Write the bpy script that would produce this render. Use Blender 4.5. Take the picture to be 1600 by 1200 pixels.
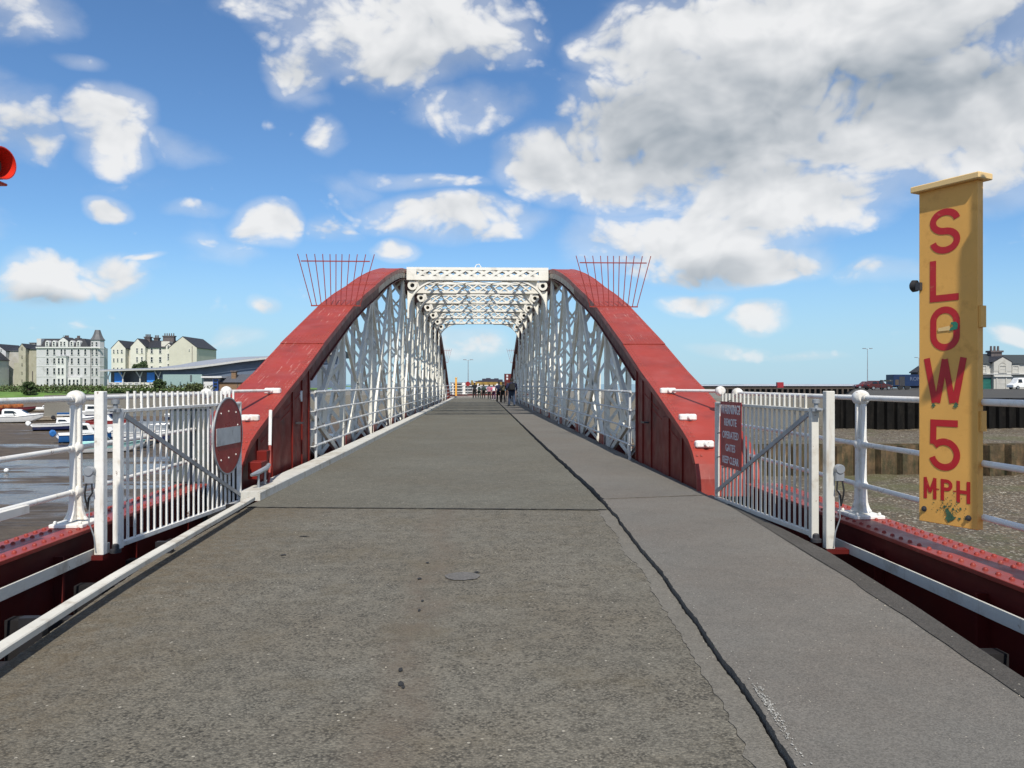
import bpy, bmesh, math, random
from mathutils import Vector, Matrix
random.seed(7)
R = math.radians
PI = math.pi
for o in list(bpy.data.objects): bpy.data.objects.remove(o)
scene = bpy.context.scene
C = scene.collection

# ------------------------------------------------------------------ camera
YAW = math.atan(49/1244.44)
cd = bpy.data.cameras.new('camera'); cam = bpy.data.objects.new('camera', cd); C.objects.link(cam)
cam.location = (0, 0, 1.5); cam.rotation_euler = (R(90), 0, -YAW)
cd.sensor_width = 36; cd.lens = 28; cd.clip_start = .05; cd.clip_end = 60000
scene.camera = cam
scene.render.resolution_x = 1024; scene.render.resolution_y = 768

# ------------------------------------------------------------------ sun and sky
SUN_EL, SUN_AZ = 50.0, 4.5            # almost straight behind the camera, a little to the right
sd = bpy.data.lights.new('sun', 'SUN'); sun = bpy.data.objects.new('sun', sd); C.objects.link(sun)
sd.energy = 5.0; sd.angle = R(.53); sd.color = (1.0, .94, .84)
tosun = Vector((math.sin(R(SUN_AZ))*math.cos(R(SUN_EL)), -math.cos(R(SUN_AZ))*math.cos(R(SUN_EL)), math.sin(R(SUN_EL))))
sun.rotation_euler = tosun.to_track_quat('Z', 'Y').to_euler()
sun.location = (0, -20, 30)
vs = scene.view_settings
vs.view_transform = 'Standard'; vs.look = 'None'; vs.exposure = 0.0; vs.gamma = 1.0; vs.use_curve_mapping = False

world = bpy.data.worlds.new('World'); scene.world = world; world.use_nodes = True
def build_world():
    nt = world.node_tree; nd = nt.nodes; lk = nt.links
    nd.clear()
    out = nd.new('ShaderNodeOutputWorld'); bg = nd.new('ShaderNodeBackground')
    def M(op, a, b=None, c=None, clamp=False):
        n = nd.new('ShaderNodeMath'); n.operation = op; n.use_clamp = clamp
        for i, x in enumerate((a, b, c)):
            if x is None: continue
            if isinstance(x, (int, float)): n.inputs[i].default_value = x
            else: lk.new(x, n.inputs[i])
        return n.outputs[0]
    def MR(x, a, b, c=0., d=1., smooth=True):
        n = nd.new('ShaderNodeMapRange'); n.interpolation_type = 'SMOOTHSTEP' if smooth else 'LINEAR'
        lk.new(x, n.inputs[0])
        for i, q in enumerate((a, b, c, d)): n.inputs[i+1].default_value = q
        return n.outputs[0]
    def NZ(vec, scale, detail, rough=.55, dist=0.):
        n = nd.new('ShaderNodeTexNoise'); n.noise_dimensions = '3D'
        n.inputs['Scale'].default_value = scale; n.inputs['Detail'].default_value = detail
        n.inputs['Roughness'].default_value = rough; n.inputs['Distortion'].default_value = dist
        lk.new(vec, n.inputs['Vector']); return n.outputs[0]
    sky = nd.new('ShaderNodeTexSky'); sky.sky_type = 'NISHITA'; sky.sun_disc = False
    sky.sun_elevation = R(SUN_EL); sky.sun_rotation = R(180-SUN_AZ)
    sky.air_density = 1.0; sky.dust_density = .15; sky.ozone_density = 1.8; sky.altitude = 0
    sk = nd.new('ShaderNodeVectorMath'); sk.operation = 'SCALE'; lk.new(sky.outputs[0], sk.inputs[0]); sk.inputs['Scale'].default_value = SKY_STRENGTH
    tnt = nd.new('ShaderNodeVectorMath'); tnt.operation = 'MULTIPLY'; lk.new(sk.outputs[0], tnt.inputs[0]); tnt.inputs[1].default_value = (.70, .97, 1.22)
    tc = nd.new('ShaderNodeTexCoord'); sep = nd.new('ShaderNodeSeparateXYZ'); lk.new(tc.outputs['Generated'], sep.inputs[0])
    x, y, z = sep.outputs
    az = M('ARCTAN2', x, y); el = M('ARCSINE', z)
    def VM(op, a, b=None, c=None):
        n = nd.new('ShaderNodeVectorMath'); n.operation = op
        for i, q in enumerate((a, b, c)):
            if q is None: continue
            if isinstance(q, tuple): n.inputs[i].default_value = q
            else: lk.new(q, n.inputs[i])
        return n
    cv = nd.new('ShaderNodeCombineXYZ'); lk.new(az, cv.inputs[0]); lk.new(el, cv.inputs[1])
    P = cv.outputs[0]
    Pn = VM('MULTIPLY', P, (1., 1.45, 1.)).outputs[0]
    wn = nd.new('ShaderNodeTexNoise'); wn.inputs['Scale'].default_value = 7.5; wn.inputs['Detail'].default_value = 2.0; lk.new(Pn, wn.inputs['Vector'])
    warp = VM('MULTIPLY_ADD', VM('SUBTRACT', wn.outputs['Color'], (.5, .5, .5)).outputs[0], (.085, .05, 0.), P).outputs[0]
    nm = NZ(Pn, 10.5, 8.0, .58, .2)
    nu = NZ(VM('ADD', Pn, (.010, .034, 0.)).outputs[0], 10.5, 3.0, .5, .2)
    # cumulus of this sky: azimuth, elevation, half widths (radians), density
    f = 1244.44
    def sph(u, v):
        xc, zc = (u-800)/f, (600-v)/f
        d = Vector((xc*math.cos(YAW)+math.sin(YAW), math.cos(YAW)-xc*math.sin(YAW), zc)).normalized()
        return math.atan2(d.x, d.y), math.asin(d.z)
    def blob(u, v, a, b):
        A, E = sph(u, v); k = math.hypot(1, (u-800)/f); ra, rb = 1.08*a/f/k**2, 1.08*b/f/k
        d = VM('MULTIPLY_ADD', warp, (1/ra, 1/rb, 0.), (-A/ra, -E/rb, 0.)).outputs[0]
        n = VM('DOT_PRODUCT', d, d); return n.outputs['Value']
    cl = [(172,200,74,60,1.3),(275,228,62,20,.5),(30,185,80,58,.62),(165,321,42,20,1.1),(420,350,52,38,1.3),(510,355,48,20,.5),
          (70,430,86,44,1.3),(180,428,62,34,1.1),(630,45,205,78,1.3),(470,112,58,36,1.1),(395,8,60,24,.6),(30,15,80,36,.6),
          (725,172,90,34,.6),(516,208,28,24,.55),(712,341,138,36,1.3),(612,392,36,17,1.1),
          (415,478,24,12,.7),(375,525,42,18,.6),(235,402,34,5,.6),
          (1320,40,400,120,1.7),(1010,70,120,66,1.4),(1130,180,260,120,1.8),(1500,180,260,125,1.7),(885,255,110,56,1.4),(1010,265,160,64,1.6),(1330,220,160,60,1.4),
          (1210,310,200,74,1.6),(1080,376,200,60,1.4),(1160,415,140,38,1.3),(310,318,50,14,.45),(665,282,90,14,.5),(1370,428,70,18,.5),(120,95,40,10,.42),(1265,549,64,7,.5),
          (1085,475,58,18,1.1),(1185,494,50,22,1.3),(1130,545,66,11,.65),(1585,532,36,17,.8),(725,535,70,26,1.1),
          (-190,330,190,60,1.1),(1850,300,240,90,1.1),(860,-160,420,90,.8)]
    F = None
    for (u, v, a, b, dn) in cl:
        w = M('MULTIPLY_ADD', blob(u, v, a, b), -dn, dn*1.05)
        F = w if F is None else M('MAXIMUM', F, w)
    # the same kind of broken cloud all round, away from the view
    gen = M('MULTIPLY', M('SUBTRACT', wn.outputs[0], .47), 6.0)
    side = M('MAXIMUM', MR(M('ABSOLUTE', az), .72, .95), MR(el, .56, .75))
    gen = M('MULTIPLY_ADD', side, 1.0, M('SUBTRACT', gen, 1.0))
    F = M('MAXIMUM', F, M('MINIMUM', gen, .9))
    F = M('MAXIMUM', F, -.35)
    nf = NZ(Pn, 42.0, 5.0, .62, .3)
    dens = M('MULTIPLY_ADD', M('SUBTRACT', nm, .5), 2.2, F)
    dens = M('MULTIPLY_ADD', M('SUBTRACT', nf, .5), .55, dens)
    def VOR(vec):                              # billows: rounded heads at several sizes
        n = nd.new('ShaderNodeTexVoronoi'); n.feature = 'F1'; n.inputs['Scale'].default_value = 17.0; n.inputs['Detail'].default_value = 2.0; n.inputs['Roughness'].default_value = .55; n.inputs['Lacunarity'].default_value = 2.3
        lk.new(vec, n.inputs['Vector']); return n.outputs['Distance']
    Pw = VM('MULTIPLY_ADD', VM('SUBTRACT', wn.outputs['Color'], (.5, .5, .5)).outputs[0], (.12, .12, 0.), Pn).outputs[0]
    vb = VOR(Pw); vb2 = VOR(VM('ADD', Pw, (-.006, .016, 0.)).outputs[0])
    dens = M('MULTIPLY_ADD', M('SUBTRACT', .88, vb), 1.0, dens)
    mask = MR(dens, .06, 1.0)
    mask = M('MAXIMUM', mask, MR(M('MULTIPLY_ADD', M('SUBTRACT', nm, .5), 1.6, F), -.25, .75, 0., .34))
    # lit from above and behind: relief from the cloud texture, grey in the thick flat undersides
    nms = NZ(Pn, 10.5, 3.0, .5, .2)
    rel = M('MULTIPLY_ADD', M('SUBTRACT', vb2, vb), .15, M('SUBTRACT', nms, nu))
    lum = M('MULTIPLY_ADD', rel, .85, .86)
    shelf = None
    for (u, v, a, b, dn) in [(1120,190,270,85,.95),(1480,115,340,75,.95),(1130,430,150,24,.75),(640,112,170,36,.5),(100,466,90,15,.8),(1500,290,190,26,.45),(25,200,80,45,.5),(715,372,110,12,.4),(175,352,40,8,.4)]:
        w = M('MULTIPLY', M('POWER', 2.718, M('MULTIPLY', blob(u, v, a, b), -1.0)), dn)
        shelf = w if shelf is None else M('MAXIMUM', shelf, w)
    lum = M('SUBTRACT', lum, M('MULTIPLY', shelf, M('MULTIPLY_ADD', nu, .3, .42)))
    cc = nd.new('ShaderNodeMix'); cc.data_type = 'RGBA'
    lk.new(MR(lum, .15, .90, smooth=False), cc.inputs[0]); cc.inputs[6].default_value = (.31, .36, .41, 1); cc.inputs[7].default_value = (.87, .875, .88, 1)
    hzm = nd.new('ShaderNodeMix'); hzm.data_type = 'RGBA'
    lk.new(MR(el, -.01, .19, .80, 0.), hzm.inputs[0]); lk.new(tnt.outputs[0], hzm.inputs[6]); hzm.inputs[7].default_value = (.41, .62, .79, 1)
    mx = nd.new('ShaderNodeMix'); mx.data_type = 'RGBA'
    hz = MR(el, -.01, .10, .60, .97)
    lk.new(M('MULTIPLY', mask, hz), mx.inputs[0]); lk.new(hzm.outputs[2], mx.inputs[6]); lk.new(cc.outputs[2], mx.inputs[7])
    lk.new(mx.outputs[2], bg.inputs[0]); bg.inputs[1].default_value = 1.0
    lk.new(bg.outputs[0], out.inputs[0])
    world.cycles.sampling_method = 'MANUAL'; world.cycles.sample_map_resolution = 256
SKY_STRENGTH = .108
build_world()

# ------------------------------------------------------------------ helpers
WL = {}                                   # world location of every object
def T3(v): return Vector(v)
def at(u, v, d):                          # a point of the place from its bearing and its distance along the view
    xc = (u-800)/1244.44*d
    return Vector((xc*math.cos(YAW)+d*math.sin(YAW), d*math.cos(YAW)-xc*math.sin(YAW), 1.5+(600-v)/1244.44*d))
def ground(u, v, Z): return at(u, v, (1.5-Z)*1244.44/(v-600))

class MB:
    def __init__(s, mat=None):
        s.v = []; s.f = []; s.m = []; s.M = mat; s.cur = 0
    def add(s, vs, fs):
        b = len(s.v)
        for p in vs:
            p = Vector(p)
            s.v.append(s.M @ p if s.M is not None else p)
        for f in fs: s.f.append([b+i for i in f]); s.m.append(s.cur)
        return s
    def box(s, x0, x1, y0, y1, z0, z1):
        return s.add([(x0,y0,z0),(x1,y0,z0),(x1,y1,z0),(x0,y1,z0),(x0,y0,z1),(x1,y0,z1),(x1,y1,z1),(x0,y1,z1)],
                     [(0,3,2,1),(4,5,6,7),(0,1,5,4),(1,2,6,5),(2,3,7,6),(3,0,4,7)])
    def bar(s, p, q, w, t, up=(0,0,1)):          # rectangular bar, w across, t along "up"
        p, q = Vector(p), Vector(q); d = (q-p).normalized(); up = Vector(up)
        a = d.cross(up)
        if a.length < 1e-4: a = d.cross(Vector((1,0,0)))
        a.normalize(); b = a.cross(d).normalized()
        a, b = a*w/2, b*t/2
        vs = [p-a-b, p+a-b, p+a+b, p-a+b, q-a-b, q+a-b, q+a+b, q-a+b]
        return s.add(vs, [(0,1,2,3),(7,6,5,4),(0,4,5,1),(1,5,6,2),(2,6,7,3),(3,7,4,0)])
    def tube(s, pts, r, n=10, caps=True, closed=False):
        pts = [Vector(p) for p in pts]; rs = r if isinstance(r, (list, tuple)) else [r]*len(pts)
        vs = []; k = len(pts); prev = None
        for i, p in enumerate(pts):
            if closed: d = pts[(i+1) % k]-pts[i-1]
            else: d = pts[min(i+1, k-1)]-pts[max(i-1, 0)]
            d.normalize()
            if prev is None:
                a = d.cross(Vector((0,0,1)))
                if a.length < 1e-3: a = d.cross(Vector((1,0,0)))
            else: a = prev - d*prev.dot(d)
            a.normalize(); prev = a; b = d.cross(a)
            for j in range(n):
                t = 2*PI*j/n; vs.append(p + (a*math.cos(t)+b*math.sin(t))*rs[i])
        fs = []
        for i in range(k if closed else k-1):
            i2 = (i+1) % k
            for j in range(n): fs.append((i*n+j, i*n+(j+1) % n, i2*n+(j+1) % n, i2*n+j))
        if caps and not closed: fs += [tuple(range(n-1, -1, -1)), tuple(range((k-1)*n, k*n))]
        return s.add(vs, fs)
    def lathe(s, prof, o=(0,0,0), ax=(0,0,1), n=16, caps=True):
        o = Vector(o); ax = Vector(ax).normalized()
        a = ax.cross(Vector((0,0,1)))
        if a.length < 1e-3: a = Vector((1,0,0))
        a.normalize(); b = ax.cross(a); vs = []
        for (r, h) in prof:
            for j in range(n):
                t = 2*PI*j/n; vs.append(o+ax*h+(a*math.cos(t)+b*math.sin(t))*r)
        fs = []
        for i in range(len(prof)-1):
            for j in range(n): fs.append((i*n+j, i*n+(j+1) % n, (i+1)*n+(j+1) % n, (i+1)*n+j))
        if caps: fs += [tuple(range(n-1, -1, -1)), tuple(range((len(prof)-1)*n, len(prof)*n))]
        return s.add(vs, fs)
    def ball(s, o, r, n=12, k=8, sc=(1,1,1)):
        vs = []; fs = []; o = Vector(o)
        for i in range(k+1):
            t = PI*i/k
            for j in range(n):
                p = 2*PI*j/n; vs.append(o+Vector((r*sc[0]*math.sin(t)*math.cos(p), r*sc[1]*math.sin(t)*math.sin(p), r*sc[2]*math.cos(t))))
        for i in range(k):
            for j in range(n): fs.append((i*n+j, (i+1)*n+j, (i+1)*n+(j+1) % n, i*n+(j+1) % n))
        return s.add(vs, fs)
    def prism(s, poly, fn, t0, t1):               # poly of (a,b); fn(a,b,t) -> point
        n = len(poly)
        vs = [fn(a, b, t0) for a, b in poly]+[fn(a, b, t1) for a, b in poly]
        fs = [tuple(range(n-1, -1, -1)), tuple(range(n, 2*n))]+[(i, (i+1) % n, n+(i+1) % n, n+i) for i in range(n)]
        return s.add(vs, fs)
    def grid(s, rows):
        k = len(rows[0]); vs = [p for r in rows for p in r]
        return s.add(vs, [(i*k+j, i*k+j+1, (i+1)*k+j+1, (i+1)*k+j) for i in range(len(rows)-1) for j in range(k-1)])
    def build(s, name, mats, parent=None, smooth=False, bevel=0., base=None, angle=40, fix=True):
        if not isinstance(mats, (list, tuple)): mats = [mats]
        lo = Vector((min(p.x for p in s.v), min(p.y for p in s.v), min(p.z for p in s.v)))
        hi = Vector((max(p.x for p in s.v), max(p.y for p in s.v), max(p.z for p in s.v)))
        c = (lo+hi)/2
        if parent is None: c.z = lo.z
        if base is not None: c = Vector(base)
        me = bpy.data.meshes.new(name); me.from_pydata([p-c for p in s.v], [], s.f)
        for m in mats: me.materials.append(m)
        if len(mats) > 1: me.polygons.foreach_set('material_index', s.m)
        if fix:
            bm = bmesh.new(); bm.from_mesh(me); bmesh.ops.recalc_face_normals(bm, faces=bm.faces); bm.to_mesh(me); bm.free()
        if smooth:
            me.polygons.foreach_set('use_smooth', [True]*len(me.polygons))
            me.set_sharp_from_angle(angle=R(angle))
        o = bpy.data.objects.new(name, me); C.objects.link(o)
        place(o, c, parent)
        if bevel:
            b = o.modifiers.new('bevel', 'BEVEL'); b.width = bevel; b.segments = 1; b.limit_method = 'ANGLE'; b.angle_limit = R(40)
        return o
def place(o, loc, parent=None):
    o.location = loc; WL[o.name] = Vector(loc)
    if parent is not None:
        o.parent = parent; o.matrix_parent_inverse = Matrix.Translation(-WL[parent.name])
def copy(src, loc, parent, rot=None):             # one more of the same piece, sharing its mesh
    o = src.copy(); C.objects.link(o)
    place(o, loc, parent)
    if rot is not None: o.rotation_euler = rot
    return o
def tag(o, label=None, cat=None, group=None, kind=None):
    if label: o['label'] = label
    if cat: o['category'] = cat
    if group: o['group'] = group
    if kind: o['kind'] = kind
    return o
def thing(name, loc, label, cat, group=None):
    o = bpy.data.objects.new(name, None); C.objects.link(o); o.empty_display_size = .2
    place(o, Vector(loc)); return tag(o, label, cat, group)
def frame(loc, rz=0.): return Matrix.Translation(Vector(loc)) @ Matrix.Rotation(rz, 4, 'Z')
def BX(name, mat, parent, *a, M=None, bevel=0.): return MB(M).box(*a).build(name, mat, parent, bevel=bevel)
def lerp(a, b, t): return a+(b-a)*t
def interp(tab, y):
    if y <= tab[0][0]: return tab[0][1]
    for (a, b), (c, d) in zip(tab, tab[1:]):
        if y <= c: return b+(d-b)*(y-a)/(c-a)
    return tab[-1][1]

# ------------------------------------------------------------------ materials
MATS = {}
def mat(name, col, rough=.6, metal=0., var=.12, vs=2.5, bump=.0, bs=60., dirt=None, da=0., ds=1.2, streak=0., spec=.5, fine=0., rust=0., scr=False):
    m = bpy.data.materials.new(name); m.use_nodes = True; nt = m.node_tree; nd = nt.nodes; lk = nt.links
    b = nd['Principled BSDF']
    geo = nd.new('ShaderNodeNewGeometry')
    def nz(scale, det, rg=.55, vec=None):
        n = nd.new('ShaderNodeTexNoise'); n.inputs['Scale'].default_value = scale; n.inputs['Detail'].default_value = det; n.inputs['Roughness'].default_value = rg
        lk.new(vec if vec is not None else geo.outputs['Position'], n.inputs['Vector']); return n.outputs[0]
    def mr(x, a, c, d=0., e=1.):
        n = nd.new('ShaderNodeMapRange'); n.inputs[1].default_value = a; n.inputs[2].default_value = c; n.inputs[3].default_value = d; n.inputs[4].default_value = e
        lk.new(x, n.inputs[0]); return n.outputs[0]
    def mix(fac, a, c, mode='MIX'):
        n = nd.new('ShaderNodeMix'); n.data_type = 'RGBA'; n.blend_type = mode
        for i, q in ((0, fac), (6, a), (7, c)):
            if isinstance(q, (int, float)): n.inputs[i].default_value = q
            elif isinstance(q, tuple): n.inputs[i].default_value = (*q[:3], 1)
            else: lk.new(q, n.inputs[i])
        return n.outputs[2]
    def scaled(v3):
        n = nd.new('ShaderNodeVectorMath'); n.operation = 'MULTIPLY'; lk.new(geo.outputs['Position'], n.inputs[0]); n.inputs[1].default_value = v3; return n.outputs[0]
    g = mr(nz(vs, 6), .3, .7, 1-var, 1+var)
    cb = nd.new('ShaderNodeCombineColor')
    for i in range(3): lk.new(g, cb.inputs[i])
    c = mix(1.0, col, cb.outputs[0], 'MULTIPLY')
    if fine:
        g2 = mr(nz(90, 2), .3, .7, 1-fine, 1+fine); c2 = nd.new('ShaderNodeCombineColor')
        for i in range(3): lk.new(g2, c2.inputs[i])
        c = mix(1.0, c, c2.outputs[0], 'MULTIPLY')
    rg = mr(nz(vs*2.3, 4), .3, .7, max(rough-.1, .03), min(rough+.1, 1))
    if dirt is not None:
        vec = scaled((3., 3., 1/max(streak, .01)*.1)) if streak else None
        c = mix(mr(nz(ds, 9, .68, vec), .62-da*.35, .80-da*.2), c, dirt)
    if scr:                                   # long chalky scrapes down the slope
        sm = nd.new('ShaderNodeMath'); sm.operation = 'MULTIPLY'; lk.new(mr(nz(1.0, 7, .66, scaled((34., 1.5, 3.0))), .60, .66, 0, .8), sm.inputs[0]); lk.new(mr(nz(.42, 3, .5), .50, .62), sm.inputs[1])
        c = mix(sm.outputs[0], c, (.58, .34, .29))
        c = mix(mr(nz(2.0, 4, .6), .52, .75, 0, .30), c, (.36, .10, .085))
    if rust:
        c = mix(mr(nz(13, 8, .72), .70-rust*.1, .73-rust*.1, 0, .85), c, (.13, .055, .022))
        c = mix(mr(nz(3.1, 5, .6, scaled((4., 4., .45))), .60, .80, 0, rust*1.2), c, (.30, .21, .13))
    lk.new(c, b.inputs['Base Color']); lk.new(rg, b.inputs['Roughness'])
    b.inputs['Metallic'].default_value = metal; b.inputs['Specular IOR Level'].default_value = spec
    if bump:
        bn = nd.new('ShaderNodeBump'); bn.inputs['Strength'].default_value = 1; bn.inputs['Distance'].default_value = bump
        lk.new(nz(bs, 5, .6), bn.inputs['Height']); lk.new(bn.outputs[0], b.inputs['Normal'])
    MATS[name] = m
    m['mixes'] = 1
    return m

def asphalt(name, base, brown, speck, scale=70., dark=.5, moss=None, bump=.004, brown_amt=.5, band=None):
    m = bpy.data.materials.new(name); m.use_nodes = True; nt = m.node_tree; nd = nt.nodes; lk = nt.links; b = nd['Principled BSDF']
    geo = nd.new('ShaderNodeNewGeometry'); P = geo.outputs['Position']
    def nz(scale, det, rg=.55):
        n = nd.new('ShaderNodeTexNoise'); n.inputs['Scale'].default_value = scale; n.inputs['Detail'].default_value = det; n.inputs['Roughness'].default_value = rg
        lk.new(P, n.inputs['Vector']); return n.outputs[0]
    def vo(scale, feat='F1'):
        n = nd.new('ShaderNodeTexVoronoi'); n.feature = feat; n.inputs['Scale'].default_value = scale; lk.new(P, n.inputs['Vector']); return n
    def mr(x, a, c, d=0., e=1.):
        n = nd.new('ShaderNodeMapRange'); n.inputs[1].default_value = a; n.inputs[2].default_value = c; n.inputs[3].default_value = d; n.inputs[4].default_value = e
        lk.new(x, n.inputs[0]); return n.outputs[0]
    def mix(fac, a, c, mode='MIX'):
        n = nd.new('ShaderNodeMix'); n.data_type = 'RGBA'; n.blend_type = mode
        for i, q in ((0, fac), (6, a), (7, c)):
            if isinstance(q, (int, float)): n.inputs[i].default_value = q
            elif isinstance(q, tuple): n.inputs[i].default_value = (*q[:3], 1)
            else: lk.new(q, n.inputs[i])
        return n.outputs[2]
    def mul(a, c):
        n = nd.new('ShaderNodeMath'); n.operation = 'MULTIPLY'
        for i, q in enumerate((a, c)):
            if isinstance(q, (int, float)): n.inputs[i].default_value = q
            else: lk.new(q, n.inputs[i])
        return n.outputs[0]
    v1 = vo(scale); v2 = vo(scale*.42)
    c = mix(mr(nz(.55, 7, .6), .38, .66, 0, brown_amt), base, brown)
    c = mix(mr(nz(2.6, 6, .7), .45, .75, 0, .55), c, tuple(x*.80 for x in base))
    c = mix(mr(nz(.45, 4, .55), .46, .68, 0, .55), c, tuple(min(1, x*1.22) for x in base))
    # stones: each cell its own tone, dark hollows between them
    sep = nd.new('ShaderNodeSeparateColor'); lk.new(v1.outputs['Color'], sep.inputs[0])
    tone = mr(sep.outputs[0], 0, 1, 1-speck, 1+speck)
    cb = nd.new('ShaderNodeCombineColor')
    for i in range(3): lk.new(tone, cb.inputs[i])
    c = mix(1., c, cb.outputs[0], 'MULTIPLY')
    hollow = mul(mr(v1.outputs['Distance'], .42, .75), mr(nz(7, 4, .6), .42, .62, .1, 1))
    c = mix(mul(hollow, dark), c, tuple(x*.25 for x in base))
    sp2 = nd.new('ShaderNodeSeparateColor'); lk.new(v2.outputs['Color'], sp2.inputs[0])
    pit = mul(mul(mr(sp2.outputs[1], .48, .53), mr(v2.outputs['Distance'], .46, .24)), mr(nz(1.1, 5, .6), .38, .58, .35, 1.))
    c = mix(mul(pit, dark), c, tuple(x*.24 for x in base))
    pale = mul(mr(sp2.outputs[2], .990, .993), mr(v2.outputs['Distance'], .28, .2))
    c = mix(mul(pale, .7), c, (.5, .46, .38))
    # old spots of gum and oil
    v3 = vo(1.7); s3 = nd.new('ShaderNodeSeparateColor'); lk.new(v3.outputs['Color'], s3.inputs[0])
    spot = mul(mr(s3.outputs[0], .70, .72), mr(v3.outputs['Distance'], .055, .035))
    c = mix(mul(spot, .75), c, tuple(x*.3 for x in base))
    if band:
        sx = nd.new('ShaderNodeSeparateXYZ'); lk.new(P, sx.inputs[0])
        dd = nd.new('ShaderNodeMath'); dd.operation = 'ADD'; lk.new(sx.outputs[0], dd.inputs[0]); lk.new(mr(nz(.8, 5, .6), .2, .8, -band[0]-.22, -band[0]+.22), dd.inputs[1])
        ab = nd.new('ShaderNodeMath'); ab.operation = 'ABSOLUTE'; lk.new(dd.outputs[0], ab.inputs[0])
        c = mix(mul(mr(ab.outputs[0], band[1], 0.), mr(nz(5, 6, .7), .35, .65, .15, .75)), c, (.128, .102, .076))
        le = nd.new('ShaderNodeMath'); le.operation = 'ADD'; lk.new(sx.outputs[0], le.inputs[0]); lk.new(mr(nz(1.3, 6, .6), .2, .8, -.5, .5), le.inputs[1])
        c = mix(mul(mr(le.outputs[0], -1.6, -2.4), mr(nz(9, 5, .7), .38, .62, .05, .65)), c, (.118, .090, .055))
    if moss: c = mix(mr(nz(1.4, 8, .7), .52, .72, 0, .55), c, moss)
    lk.new(c, b.inputs['Base Color']); b.inputs['Roughness'].default_value = .88; b.inputs['Specular IOR Level'].default_value = .3
    bn = nd.new('ShaderNodeBump'); bn.inputs['Strength'].default_value = 1; bn.inputs['Distance'].default_value = bump
    hh = nd.new('ShaderNodeMath'); hh.operation = 'ADD'; lk.new(mr(v1.outputs['Distance'], 0, .8, 1, 0), hh.inputs[0]); lk.new(nz(scale*1.5, 4), hh.inputs[1])
    lk.new(hh.outputs[0], bn.inputs['Height']); lk.new(bn.outputs[0], b.inputs['Normal'])
    return m

def wet_ground(name, cols, wet_amt, sx=.06, sy=.35, bump=.12, pebbles=0., weed=None, dry=False):
    m = bpy.data.materials.new(name); m.use_nodes = True; nt = m.node_tree; nd = nt.nodes; lk = nt.links; b = nd['Principled BSDF']
    geo = nd.new('ShaderNodeNewGeometry'); P = geo.outputs['Position']
    def sc(v3):
        n = nd.new('ShaderNodeVectorMath'); n.operation = 'MULTIPLY'; lk.new(P, n.inputs[0]); n.inputs[1].default_value = v3; return n.outputs[0]
    def nz(scale, det, rg=.6, vec=None):
        n = nd.new('ShaderNodeTexNoise'); n.inputs['Scale'].default_value = scale; n.inputs['Detail'].default_value = det; n.inputs['Roughness'].default_value = rg
        lk.new(vec if vec is not None else P, n.inputs['Vector']); return n.outputs[0]
    def mr(x, a, c, d=0., e=1.):
        n = nd.new('ShaderNodeMapRange'); n.inputs[1].default_value = a; n.inputs[2].default_value = c; n.inputs[3].default_value = d; n.inputs[4].default_value = e
        lk.new(x, n.inputs[0]); return n.outputs[0]
    def mix(fac, a, c):
        n = nd.new('ShaderNodeMix'); n.data_type = 'RGBA'
        for i, q in ((0, fac), (6, a), (7, c)):
            if isinstance(q, (int, float)): n.inputs[i].default_value = q
            elif isinstance(q, tuple): n.inputs[i].default_value = (*q[:3], 1)
            else: lk.new(q, n.inputs[i])
        return n.outputs[2]
    st = sc((sx, sy, 1))
    c = mix(mr(nz(1.0, 8, .65, st), .35, .65), cols[0], cols[1])
    c = mix(mr(nz(4.0, 8, .7, st), .45, .7, 0, .8), c, cols[2])
    c = mix(mr(nz(.9, 9, .75), .46, .66, 0, .75), c, tuple(x*.38 for x in cols[0]))
    c = mix(mr(nz(.35, 7, .7), .52, .70, 0, .6), c, tuple(x*1.25 for x in cols[1]))
    if dry:
        sy_ = nd.new('ShaderNodeSeparateXYZ'); lk.new(P, sy_.inputs[0]); c = mix(mr(sy_.outputs[1], 72, 130, 0, .75), c, (.155, .112, .070))
    if pebbles:
        v = nd.new('ShaderNodeTexVoronoi'); v.inputs['Scale'].default_value = 17.0; lk.new(P, v.inputs['Vector'])
        s = nd.new('ShaderNodeSeparateColor'); lk.new(v.outputs['Color'], s.inputs[0])
        c = mix(mr(s.outputs[0], .80-pebbles*.2, .84-pebbles*.2, 0, .8), c, (.42, .38, .30))
        c = mix(mr(s.outputs[1], .7, .75, 0, .7), c, (.05, .045, .03))
    if weed: c = mix(mr(nz(.25, 7, .7), .50, .62, 0, .75), c, weed)
    wn_ = nz(.9, 7, .62, sc((.07, .30, 1)))
    if dry:                                    # the lowest mud, near the channel, still shines wet
        ad = nd.new('ShaderNodeMath'); ad.operation = 'ADD'; lk.new(wn_, ad.inputs[0]); lk.new(mr(sy_.outputs[1], 60, 44, 0, .075), ad.inputs[1]); wn_ = ad.outputs[0]
    wet = mr(wn_, .60-wet_amt*.2, .66-wet_amt*.2)
    lk.new(c, b.inputs['Base Color']); lk.new(mr(wet, 0, 1, .75, .12), b.inputs['Roughness'])
    bn = nd.new('ShaderNodeBump'); bn.inputs['Distance'].default_value = bump
    lk.new(mr(wet, 0, 1, 1, .12), bn.inputs['Strength']); lk.new(nz(2.5, 9, .7, sc((.5, 1, 1))), bn.inputs['Height']); lk.new(bn.outputs[0], b.inputs['Normal'])
    return m

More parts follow.
